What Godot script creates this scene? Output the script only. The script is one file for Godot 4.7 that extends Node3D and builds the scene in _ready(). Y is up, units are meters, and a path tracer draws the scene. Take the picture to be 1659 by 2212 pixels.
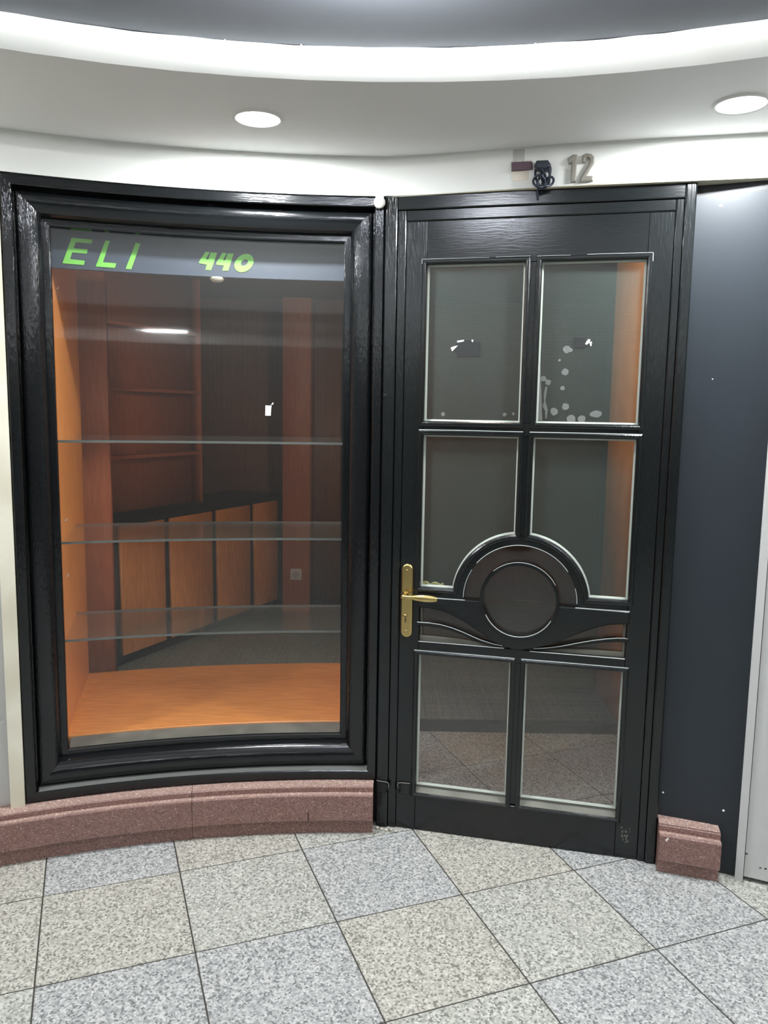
extends Node3D
# A shuttered shop unit on a round gallery: curved display window, panelled glass door, granite floor.

const CC := Vector3(-0.0501, 0.0, 0.3536)      # the centre of the round gallery, which every curved face shares
const DOOR_AT := Vector3(0.12515, 0.0, -2.62061)
const DU := Vector3(0.97381, 0.0, 0.22736)
const DN := Vector3(-0.22736, 0.0, 0.97381)
const SOFFIT := 2.27

var M := {}
var used := {}
var rng := RandomNumberGenerator.new()

# ---------------------------------------------------------------- helpers
func cyl(t: float, v: float, r: float) -> Vector3:
	return Vector3(CC.x + r * sin(t), v, CC.z - r * cos(t))

func sh() -> SurfaceTool:
	var st := SurfaceTool.new()
	st.begin(Mesh.PRIMITIVE_TRIANGLES)
	return st

func tri(st: SurfaceTool, a: Vector3, b: Vector3, c: Vector3, g := -1) -> void:
	st.set_smooth_group(g)
	st.add_vertex(a)
	st.set_smooth_group(g)
	st.add_vertex(c)
	st.set_smooth_group(g)
	st.add_vertex(b)

func quad(st: SurfaceTool, a: Vector3, b: Vector3, c: Vector3, d: Vector3, g := -1) -> void:
	tri(st, a, b, c, g)
	tri(st, a, c, d, g)

# rows of points joined by quads; turned so that it faces «toward»
func grid(st: SurfaceTool, rows: Array, toward: Vector3, groups: Array = [], closed := false) -> void:
	var s := 0.0
	for i in rows.size() - 1:
		var n: int = rows[i].size()
		for j in (n if closed else n - 1):
			var k: int = (j + 1) % n
			var nn: Vector3 = (rows[i][k] - rows[i][j]).cross(rows[i + 1][j] - rows[i][j])
			s += nn.dot(toward - rows[i][j])
	for i in rows.size() - 1:
		var n: int = rows[i].size()
		var g: int = groups[i] if groups.size() > i else -1
		for j in (n if closed else n - 1):
			var k: int = (j + 1) % n
			if s > 0:
				quad(st, rows[i][j], rows[i][k], rows[i + 1][k], rows[i + 1][j], g)
			else:
				quad(st, rows[i][j], rows[i + 1][j], rows[i + 1][k], rows[i][k], g)

func ccw(p: Array) -> Array:
	var a := 0.0
	for i in p.size():
		var q: Vector2 = p[(i + 1) % p.size()]
		a += p[i].x * q.y - p[i].y * q.x
	if a < 0:
		p = p.duplicate()
		p.reverse()
	return p

# every corner moved outwards by s (inwards when s < 0)
func offset(p: Array, s: float) -> Array:
	var out := []
	var n := p.size()
	for i in n:
		var e0: Vector2 = (p[i] - p[(i + n - 1) % n]).normalized()
		var e1: Vector2 = (p[(i + 1) % n] - p[i]).normalized()
		var n0 := Vector2(e0.y, -e0.x)
		var n1 := Vector2(e1.y, -e1.x)
		out.append(p[i] + (n0 + n1) / maxf(0.35, 1.0 + n0.dot(n1)) * s)
	return out

func fill(st: SurfaceTool, p: Array, n: float, up := true) -> void:
	var idx := Geometry2D.triangulate_polygon(PackedVector2Array(p))
	for k in range(0, idx.size(), 3):
		var a: Vector2 = p[idx[k]]
		var b: Vector2 = p[idx[k + 1]]
		var c: Vector2 = p[idx[k + 2]]
		if ((b - a).cross(c - a) > 0) != up:
			var t := b
			b = c
			c = t
		tri(st, Vector3(a.x, a.y, n), Vector3(b.x, b.y, n), Vector3(c.x, c.y, n))

# a plate of that outline from z = n0 to z = n1, its front edge bevelled
func prism(st: SurfaceTool, poly: Array, n0: float, n1: float, bev := 0.0, side := -1) -> void:
	var p := ccw(poly)
	var q := offset(p, -bev) if bev > 0 else p
	var n := p.size()
	for i in n:
		var k := (i + 1) % n
		var a: Vector2 = p[i]
		var b: Vector2 = p[k]
		quad(st, Vector3(a.x, a.y, n0), Vector3(b.x, b.y, n0), Vector3(b.x, b.y, n1 - bev), Vector3(a.x, a.y, n1 - bev), side)
		if bev > 0:
			quad(st, Vector3(a.x, a.y, n1 - bev), Vector3(b.x, b.y, n1 - bev), Vector3(q[k].x, q[k].y, n1), Vector3(q[i].x, q[i].y, n1), side if side < 0 else side + 1)
	fill(st, q, n1, true)
	fill(st, p, n0, false)

func rect(x0: float, y0: float, x1: float, y1: float) -> Array:
	return [Vector2(x0, y0), Vector2(x1, y0), Vector2(x1, y1), Vector2(x0, y1)]

func disc(x: float, y: float, rx: float, ry: float, n := 24) -> Array:
	var p := []
	for i in n:
		p.append(Vector2(x + rx * cos(TAU * i / n), y + ry * sin(TAU * i / n)))
	return p

func arc(x: float, y: float, r: float, a0: float, a1: float, n: int) -> Array:
	var p := []
	for i in n + 1:
		var a := lerpf(a0, a1, float(i) / n)
		p.append(Vector2(x + r * cos(a), y + r * sin(a)))
	return p

# a moulding that runs round an outline: prof holds (distance outwards, height)
func around(st: SurfaceTool, outline: Array, prof: Array, smooth := true) -> void:
	var p := ccw(outline)
	var c := Vector2.ZERO
	for q in p:
		c += q / p.size()
	var rows := []
	for f in prof:
		var row := []
		for q in offset(p, f.x):
			row.append(Vector3(q.x, q.y, f.y))
		rows.append(row)
	var g := []
	for i in prof.size() - 1:
		g.append(-1)
	grid(st, rows, Vector3(c.x, c.y, 100.0), g, true)

func box(st: SurfaceTool, at: Vector3, size: Vector3, bev := 0.0) -> void:
	var h := size / 2
	var s2 := sh()
	prism(s2, rect(-h.x, -h.y, h.x, h.y), -h.z, h.z, bev)
	st.append_from(s2.commit(), 0, Transform3D(Basis(), at))

func join(st: SurfaceTool, part: SurfaceTool, tf: Transform3D) -> void:
	st.append_from(part.commit(), 0, tf)

# a tube along points
func tube(st: SurfaceTool, pts: Array, rad: float, segs := 8, closed := false) -> void:
	var rows := []
	var n := pts.size()
	for i in n:
		var d: Vector3
		if closed:
			d = pts[(i + 1) % n] - pts[(i + n - 1) % n]
		else:
			d = pts[mini(i + 1, n - 1)] - pts[maxi(i - 1, 0)]
		d = d.normalized()
		var up: Vector3 = Vector3(0.31, 0.2, 0.93) if absf(d.z) < 0.8 else Vector3(0, 1, 0)
		var a := d.cross(up).normalized()
		var b := a.cross(d).normalized()
		var row := []
		for k in segs:
			row.append(pts[i] + (a * cos(TAU * k / segs) + b * sin(TAU * k / segs)) * rad)
		rows.append(row)
	for i in (n if closed else n - 1):
		var r0: Array = rows[i]
		var r1: Array = rows[(i + 1) % n]
		for k in segs:
			var l := (k + 1) % segs
			var mid: Vector3 = (r0[k] + r1[l]) / 2 - (pts[i] + pts[(i + 1) % n]) / 2
			if (r0[l] - r0[k]).cross(r1[k] - r0[k]).dot(mid) > 0:
				quad(st, r0[k], r0[l], r1[l], r1[k], 1)
			else:
				quad(st, r0[k], r1[k], r1[l], r0[l], 1)
	if not closed:
		for e in [0, n - 1]:
			var row: Array = rows[e]
			var out: Vector3 = pts[0] - pts[1] if e == 0 else pts[n - 1] - pts[n - 2]
			for k in range(1, segs - 1):
				if (row[k] - row[0]).cross(row[k + 1] - row[0]).dot(out) > 0:
					tri(st, row[0], row[k], row[k + 1])
				else:
					tri(st, row[0], row[k + 1], row[k])

# turned shape: prof holds (radius, height along y)
func lathe(st: SurfaceTool, prof: Array, segs := 32, smooth := true) -> void:
	for i in prof.size() - 1:
		for k in segs:
			var a0 := TAU * k / segs
			var a1 := TAU * (k + 1) / segs
			var p0: Vector2 = prof[i]
			var p1: Vector2 = prof[i + 1]
			var a := Vector3(p0.x * cos(a0), p0.y, p0.x * sin(a0))
			var b := Vector3(p0.x * cos(a1), p0.y, p0.x * sin(a1))
			var c := Vector3(p1.x * cos(a1), p1.y, p1.x * sin(a1))
			var d := Vector3(p1.x * cos(a0), p1.y, p1.x * sin(a0))
			# outward when the profile runs upwards
			if p0.x > 0:
				tri(st, a, c, b, 1 if smooth else -1)
			if p1.x > 0:
				tri(st, a, d, c, 1 if smooth else -1)

# a profile (forward offset, height) carried along a path of points with forward directions
func sweep(st: SurfaceTool, pts: Array, fwd: Array, prof: Array, toward: Vector3, ends := true) -> void:
	var rows := []
	for f in prof:
		var row := []
		for j in pts.size():
			row.append(Vector3(pts[j].x, f.y, pts[j].z) + fwd[j] * f.x)
		rows.append(row)
	var g := []
	for i in prof.size() - 1:
		g.append(i + 1)
	for i in prof.size() - 1:
		var mid: Vector3 = (rows[i][0] + rows[i + 1][0]) / 2
		var dir := Vector2(prof[i + 1].x - prof[i].x, prof[i + 1].y - prof[i].y)
		var nrm: Vector3 = fwd[0] * dir.y + Vector3(0, -dir.x, 0)   # profiles run upwards at the front
		grid(st, [rows[i], rows[i + 1]], mid + nrm.normalized() * 0.01, [g[i]])
	if ends:
		for e in [0, pts.size() - 1]:
			var poly := []
			for f in prof:
				poly.append(Vector2(f.x, f.y))
			var idx := Geometry2D.triangulate_polygon(PackedVector2Array(poly))
			var along: Vector3 = (pts[0] - pts[1]) if e == 0 else (pts[e] - pts[e - 1])
			for k in range(0, idx.size(), 3):
				var a: Vector3 = rows[idx[k]][e]
				var b: Vector3 = rows[idx[k + 1]][e]
				var c: Vector3 = rows[idx[k + 2]][e]
				if (b - a).cross(c - a).dot(along) > 0:
					tri(st, a, b, c)
				else:
					tri(st, a, c, b)

func ring_path(t0: float, t1: float, r: float, n: int) -> Array:
	var pts := []
	var fwd := []
	for i in n + 1:
		var t := lerpf(t0, t1, float(i) / n)
		pts.append(cyl(t, 0, r))
		fwd.append(Vector3(-sin(t), 0, cos(t)))
	return [pts, fwd]

func numbered(called: String) -> String:
	if not used.has(called):
		used[called] = 0
		return called
	used[called] += 1
	return "%s_%03d" % [called, used[called]]

func part(called: String, st, m: Material, parent: Node3D, label := "") -> MeshInstance3D:
	var o := MeshInstance3D.new()
	o.name = called
	if st is SurfaceTool:
		st.generate_normals()
		o.mesh = st.commit()
	else:
		o.mesh = st
	o.material_override = m
	if parent == self:
		o.name = numbered(called)
	parent.add_child(o, true)
	if label:
		o.set_meta("label", label)
	return o

func thing(called: String, label: String, category: String, tf := Transform3D(), group := "", kind := "") -> Node3D:
	var o := Node3D.new()
	o.name = numbered(called)
	add_child(o)
	o.transform = tf
	tag(o, label, category, group, kind)
	return o

func tag(o: Node3D, label: String, category: String, group := "", kind := "") -> void:
	o.set_meta("label", label)
	o.set_meta("category", category)
	if group:
		o.set_meta("group", group)
	if kind:
		o.set_meta("kind", kind)

func noise(size: int, freq: float, kind: int, sd: int, ramp: Gradient = null, look := "") -> NoiseTexture2D:
	var n := FastNoiseLite.new()
	n.noise_type = kind
	n.frequency = freq
	n.seed = sd
	n.fractal_type = FastNoiseLite.FRACTAL_NONE
	match look:
		"layers":
			n.fractal_type = FastNoiseLite.FRACTAL_FBM
			n.fractal_octaves = 3
		"cells":
			n.cellular_return_type = FastNoiseLite.RETURN_CELL_VALUE
			n.cellular_jitter = 1.0
			n.domain_warp_enabled = true
			n.domain_warp_amplitude = 9.0
			n.domain_warp_frequency = 0.06
		"dots":
			n.cellular_jitter = 0.1
			n.cellular_return_type = FastNoiseLite.RETURN_DISTANCE
	var t := NoiseTexture2D.new()
	t.width = size
	t.height = size
	t.seamless = true
	t.seamless_blend_skirt = 0.06
	t.noise = n
	if ramp:
		t.color_ramp = ramp
	return t

func ramp(stops: Array, hard := false) -> Gradient:
	var g := Gradient.new()
	var o := PackedFloat32Array()
	var c := PackedColorArray()
	for s in stops:
		o.append(s[0])
		c.append(s[1])
	g.offsets = o
	g.colors = c
	if hard:
		g.interpolation_mode = Gradient.GRADIENT_INTERPOLATE_CONSTANT
	return g

func mat(c: Color, rough := 0.6, metal := 0.0, spec := 0.5) -> StandardMaterial3D:
	var m := StandardMaterial3D.new()
	m.albedo_color = c
	m.roughness = rough
	m.metallic = metal
	m.metallic_specular = spec
	return m

func hexa(r: int, g: int, b: int) -> Color:
	return Color(r / 255.0, g / 255.0, b / 255.0)

func triplanar(m: StandardMaterial3D, tex: Texture2D, scale: Vector3, world := false) -> StandardMaterial3D:
	m.albedo_texture = tex
	m.uv1_triplanar = true
	m.uv1_world_triplanar = world
	m.uv1_scale = scale
	return m

func bumpy(m: StandardMaterial3D, tex: Texture2D, scale: Vector3, height: float, world := false) -> StandardMaterial3D:
	m.heightmap_enabled = true
	m.heightmap_texture = tex
	m.heightmap_scale = height
	m.uv1_triplanar = true
	m.uv1_world_triplanar = world
	m.uv1_scale = scale
	return m

func materials() -> void:
	var brush := noise(512, 0.02, FastNoiseLite.TYPE_SIMPLEX_SMOOTH, 3, null, "layers")
	M.gloss = bumpy(mat(hexa(17, 20, 22), 0.12), brush, Vector3(24, 2.4, 24), 0.07)
	M.gloss_across = bumpy(mat(hexa(17, 20, 22), 0.16), brush, Vector3(1.5, 14, 1.5), 0.025)
	M.leaf = bumpy(mat(hexa(17, 21, 22), 0.2), brush, Vector3(13, 1.5, 13), 0.045)
	M.leaf_across = bumpy(mat(hexa(17, 21, 22), 0.2), brush, Vector3(1.5, 13, 13), 0.012)
	M.dusty = triplanar(mat(hexa(126, 126, 118), 0.6), noise(256, 0.01, FastNoiseLite.TYPE_SIMPLEX, 9, ramp([[0.0, hexa(205, 205, 200)], [1.0, hexa(245, 245, 240)]])), Vector3(3, 3, 3))
	M.pale_line = mat(hexa(176, 182, 180), 0.5)
	M.ledge = mat(hexa(102, 104, 100), 0.55)
	M.putty = mat(hexa(160, 167, 159), 0.7)
	M.satin = mat(hexa(38, 44, 49), 0.4, 0.0, 0.42)
	M.black = mat(hexa(22, 25, 28), 0.4)
	var plaster := noise(256, 0.05, FastNoiseLite.TYPE_SIMPLEX, 5)
	M.white = bumpy(mat(hexa(226, 228, 224), 0.75), plaster, Vector3(2, 2, 2), 0.02)
	M.soffit = bumpy(mat(hexa(230, 231, 230), 0.8), plaster, Vector3(2, 2, 2), 0.02)
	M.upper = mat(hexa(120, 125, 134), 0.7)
	M.cream = triplanar(mat(hexa(230, 226, 208), 0.7), noise(256, 0.012, FastNoiseLite.TYPE_SIMPLEX, 19, ramp([[0.0, hexa(225, 222, 214)], [0.6, Color.WHITE]])), Vector3(1, 1, 1))
	M.beige = mat(hexa(186, 180, 160), 0.8)
	M.metaldoor = bumpy(mat(hexa(196, 197, 195), 0.5), plaster, Vector3(2, 2, 2), 0.02)
	# granites
	var tones := [
		[hexa(124, 123, 116), hexa(159, 157, 149), hexa(181, 179, 170), hexa(196, 194, 185), hexa(211, 209, 202)],
		[hexa(125, 126, 121), hexa(159, 160, 153), hexa(180, 181, 174), hexa(195, 196, 189), hexa(212, 212, 207)],
		[hexa(120, 122, 122), hexa(153, 155, 155), hexa(174, 176, 176), hexa(191, 193, 192), hexa(209, 210, 209)]]
	for k in 3:
		var t: Array = tones[k]
		var m := mat(hexa(243, 243, 241), 0.42, 0.0, 0.4)
		m.albedo_texture = noise(1024, 0.15, FastNoiseLite.TYPE_CELLULAR, 41 + k, ramp([[0.0, t[0]], [0.14, t[1]], [0.36, t[2]], [0.62, t[3]], [0.86, t[4]]], true), "cells")
		M["granite%d" % k] = m
	var pink := mat(Color.WHITE, 0.45)
	triplanar(pink, noise(1024, 0.16, FastNoiseLite.TYPE_CELLULAR, 77, ramp([[0.0, hexa(104, 76, 70)], [0.2, hexa(126, 95, 87)], [0.5, hexa(137, 105, 97)], [0.78, hexa(148, 115, 106)], [0.97, hexa(188, 166, 156)]], true), "cells"), Vector3(2.2, 2.2, 2.2))
	M.pink = pink
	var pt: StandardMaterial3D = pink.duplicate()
	pt.albedo_color = Color(1.2, 1.3, 1.3)  # paler copy of the pink granite, laid on the top faces
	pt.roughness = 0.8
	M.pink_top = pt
	M.grout = mat(hexa(62, 60, 54), 0.9)
	var grain := noise(512, 0.02, FastNoiseLite.TYPE_SIMPLEX, 12, ramp([[0.0, hexa(228, 222, 214)], [1.0, Color.WHITE]]), "layers")
	M.orange = triplanar(mat(hexa(240, 160, 88), 0.35), grain, Vector3(4, 0.5, 0.5))
	M.orange_deck = triplanar(mat(hexa(238, 158, 82), 0.28), grain, Vector3(0.5, 4, 4))
	M.orange_board = triplanar(mat(hexa(255, 184, 108), 0.4), grain, Vector3(4, 0.5, 0.5))
	M.brown = triplanar(mat(hexa(146, 98, 76), 0.5), grain, Vector3(4, 0.5, 0.5))
	M.brick = triplanar(mat(hexa(192, 114, 76), 0.5), grain, Vector3(4, 0.5, 0.5))
	M.darkwood = mat(hexa(44, 34, 30), 0.4)
	M.board = mat(hexa(58, 68, 82), 0.45)
	M.green = mat(hexa(128, 214, 84), 0.5)
	M.interior = mat(hexa(130, 108, 98), 0.8)
	M.brass = bumpy(mat(hexa(206, 184, 124), 0.24, 1.0), plaster, Vector3(6, 6, 6), 0.004)
	M.chrome = mat(hexa(146, 142, 133), 0.3, 0.35)
	M.keyhole = mat(hexa(30, 24, 14), 0.5)
	M.plastic = mat(hexa(214, 212, 204), 0.45)
	M.maroon = mat(hexa(84, 64, 74), 0.5)
	M.cable = mat(hexa(34, 42, 54), 0.35)
	M.pale = mat(hexa(214, 206, 192), 0.8)
	M.pale_grey = mat(hexa(186, 187, 182), 0.8)
	M.tape = mat(hexa(34, 37, 36), 0.6)
	M.rag = mat(hexa(206, 204, 136), 0.9)
	M.chip = mat(hexa(238, 238, 236), 0.6)
	M.crack = mat(hexa(38, 28, 26), 0.9)
	# glass
	var g := mat(Color(0.78, 0.8, 0.78, 0.03), 0.03)
	g.transparency = BaseMaterial3D.TRANSPARENCY_ALPHA
	M.pane = g
	var c := mat(Color(0.7, 0.72, 0.7, 0.03), 0.03)
	c.transparency = BaseMaterial3D.TRANSPARENCY_ALPHA
	M.clear = c
	var dots := noise(512, 0.07, FastNoiseLite.TYPE_CELLULAR, 6, null, "dots")
	var p := mat(Color(0.42, 0.48, 0.46, 0.14), 0.24)
	p.transparency = BaseMaterial3D.TRANSPARENCY_ALPHA
	M.patterned = bumpy(p, dots, Vector3(4, 4, 4), 0.018)
	var s := mat(Color(0.5, 0.58, 0.54, 0.06), 0.05)
	s.transparency = BaseMaterial3D.TRANSPARENCY_ALPHA
	M.shelf = s
	var st := mat(hexa(176, 180, 176), 0.9)
	st.albedo_color.a = 0.22
	st.roughness = 0.9
	st.transparency = BaseMaterial3D.TRANSPARENCY_ALPHA
	M.stain = st
	M.shelf_edge = mat(hexa(92, 97, 93), 0.3)
	var lamp := mat(Color.WHITE, 0.5)
	lamp.emission_enabled = true
	lamp.emission = Color(0.97, 0.99, 1.0)
	lamp.emission_energy_multiplier = 6.0
	M.lamp = lamp
	var panel := mat(Color.WHITE, 0.6)
	panel.emission_enabled = true
	panel.emission = Color(0.96, 0.98, 1.0)
	panel.emission_energy_multiplier = ADDED_PANEL_GLOW
	M.panel = panel

# ---------------------------------------------------------------- camera and light, tuned here
const EXPOSURE := 1.15
const DOWNLIGHT := 1.8
const ADDED_PANEL_GLOW := 0.42
const ADDED_UPLIGHT := 6.8
const ADDED_SHOP_BULB := 0.37

func camera_and_air() -> void:
	var cam := Camera3D.new()
	cam.name = "camera"
	cam.fov = rad_to_deg(2.0 * atan(1106.0 / 1703.95))
	cam.near = 0.05
	cam.transform = Transform3D(Basis(Vector3(1, 0, 0), -0.1263) * Basis(Vector3(0, 0, 1), 0.0162), Vector3(0, 1.46056, 0))
	add_child(cam)
	cam.current = true
	var env := Environment.new()
	env.background_mode = Environment.BG_COLOR
	env.background_color = Color(0.02, 0.02, 0.022)
	env.tonemap_mode = Environment.TONE_MAPPER_LINEAR
	env.tonemap_exposure = EXPOSURE
	env.sdfgi_enabled = true
	env.ssao_enabled = true
	env.ssil_enabled = true
	var we := WorldEnvironment.new()
	we.name = "world_environment"
	we.environment = env
	add_child(we)

# ---------------------------------------------------------------- the shell
func build_floor() -> void:
	var fl := thing("floor", "floor of square speckled granite tiles laid on a diagonal", "floor", Transform3D(), "", "structure")
	var st := sh()
	box(st, Vector3(-0.2, -0.06, -1.2), Vector3(7.4, 0.1172, 10.0))
	part("grout_bed", st, M.grout, fl)
	var s := 0.4
	var h := 0.198
	var shapes := []
	for k in 5:
		var t := SurfaceTool.new()
		t.begin(Mesh.PRIMITIVE_TRIANGLES)
		var uo := Vector2(rng.randf(), rng.randf())
		var turn := k % 4
		var b := 0.0012
		var top := [Vector3(-h + b, 0, -h + b), Vector3(h - b, 0, -h + b), Vector3(h - b, 0, h - b), Vector3(-h + b, 0, h - b)]
		var rim := [Vector3(-h, -b, -h), Vector3(h, -b, -h), Vector3(h, -b, h), Vector3(-h, -b, h)]
		var low := [Vector3(-h, -0.006, -h), Vector3(h, -0.006, -h), Vector3(h, -0.006, h), Vector3(-h, -0.006, h)]
		for q in [0, 1, 2, 0, 2, 3]:
			tile_corner(t, top[q], turn, uo)
		for e in 4:
			var f := (e + 1) % 4
			for q in [top[e], rim[e], rim[f], top[e], rim[f], top[f], rim[e], low[e], low[f], rim[e], low[f], rim[f]]:
				tile_corner(t, q, turn, uo)
		t.generate_normals()
		shapes.append(t.commit())
	var th := -0.3563
	var di := Vector3(cos(th), 0, sin(th))
	var dj := Vector3(-sin(th), 0, cos(th))
	var o := Vector3(-1.0061, 0, -2.2044)
	var tone := {Vector2i(0, 0): 0, Vector2i(0, -1): 2, Vector2i(1, -1): 0, Vector2i(1, 0): 1, Vector2i(2, 0): 2, Vector2i(0, 1): 2, Vector2i(1, 1): 2, Vector2i(2, 1): 0, Vector2i(3, 0): 0, Vector2i(3, 1): 1, Vector2i(4, 1): 2, Vector2i(4, 0): 2, Vector2i(-1, 0): 0, Vector2i(-1, -1): 0, Vector2i(-1, 1): 1, Vector2i(3, 2): 2, Vector2i(2, 2): 1, Vector2i(5, 1): 1, Vector2i(2, -1): 1}
	for j in range(-7, 15):
		for i in range(-9, 14):
			var c := o + di * s * (i + 0.5) + dj * s * (j + 0.5)
			var d := Vector2(c.x - CC.x, c.z - CC.z).length()
			var inside := c.z < -2.3 and c.z > -3.75 and c.x > -0.35 and c.x < 1.5
			if d > 3.16 and not inside:
				continue
			var kk: int = tone.get(Vector2i(i, j), (absi(i * 7 + j * 13 + i * j)) % 3)
			var m := part("floor_tile", shapes[absi(i * 3 + j * 5) % 5], M["granite%d" % kk], fl)
			m.transform = Transform3D(Basis(di, Vector3.UP, dj), c + Vector3(0, -0.0004 * ((i * 5 + j * 3) & 1), 0))

func tile_corner(t: SurfaceTool, q: Vector3, turn: int, uo: Vector2) -> void:
	t.set_uv(Vector2(q.x, q.z).rotated(turn * PI / 2) * 1.25 + uo)
	t.set_smooth_group(-1)
	t.add_vertex(q)

func build_ceiling() -> void:
	var ce := thing("ceiling", "stepped round ceiling with a white lip, pale soffit and dark recess", "ceiling", Transform3D(), "", "structure")
	# soffit ring
	var n := 96
	var st := sh()
	var rows := []
	for rv in [Vector2(3.25, SOFFIT + 0.04), Vector2(3.25, SOFFIT), Vector2(2.4245, SOFFIT), Vector2(2.4245, SOFFIT + 0.0006), Vector2(3.25, SOFFIT + 0.04)]:
		var row := []
		for k in n:
			row.append(cyl(TAU * k / n, rv.y, rv.x))
		rows.append(row)
	for i in 4:
		var to: Vector3 = [Vector3(0, 0, 0), Vector3(CC.x, -50, CC.z), Vector3(CC.x, SOFFIT + 0.02, CC.z), Vector3(CC.x, 50, CC.z)][i]
		grid(st, [rows[i], rows[i + 1]], to, [i + 1], true)
	part("soffit", st, M.soffit, ce)
	# white lip, its top paint line a little uneven
	st = sh()
	n = 240
	rows = [[], [], [], []]
	for k in n:
		var t := TAU * k / n
		var j := 0.0012 * sin(t * 61.0) * sin(t * 23.0) + rng.randf_range(-0.0006, 0.0006)
		rows[0].append(cyl(t, SOFFIT + 0.0005, 2.45))
		rows[1].append(cyl(t, SOFFIT + 0.0005, 2.425))
		rows[2].append(cyl(t, 2.35 + j, 2.425))
		rows[3].append(cyl(t, 2.35 + j, 2.45))
	grid(st, [rows[0], rows[1]], Vector3(CC.x, -50, CC.z), [1], true)
	grid(st, [rows[1], rows[2]], Vector3(CC.x, 2.31, CC.z), [2], true)
	grid(st, [rows[2], rows[3]], Vector3(CC.x, 50, CC.z), [3], true)
	part("lip", st, M.white, ce)
	# recess
	st = sh()
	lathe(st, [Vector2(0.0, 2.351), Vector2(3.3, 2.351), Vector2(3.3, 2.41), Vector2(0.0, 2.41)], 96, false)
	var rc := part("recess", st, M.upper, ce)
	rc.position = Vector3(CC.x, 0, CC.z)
	# tiny paint chips at the painted edge
	for t in [[-0.147, 2.353], [-0.071, 2.352], [0.165, 2.352]]:
		st = sh()
		prism(st, [Vector2(-0.004, 0.004), Vector2(0.001, -0.004), Vector2(0.004, 0.005)], -0.001, 0.001)
		var ch := part("paint_chip", st, M.chip, ce)
		ch.transform = Transform3D(Basis(Vector3.UP, -t[0]), cyl(t[0], t[1] - 0.002, 2.423))

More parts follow.
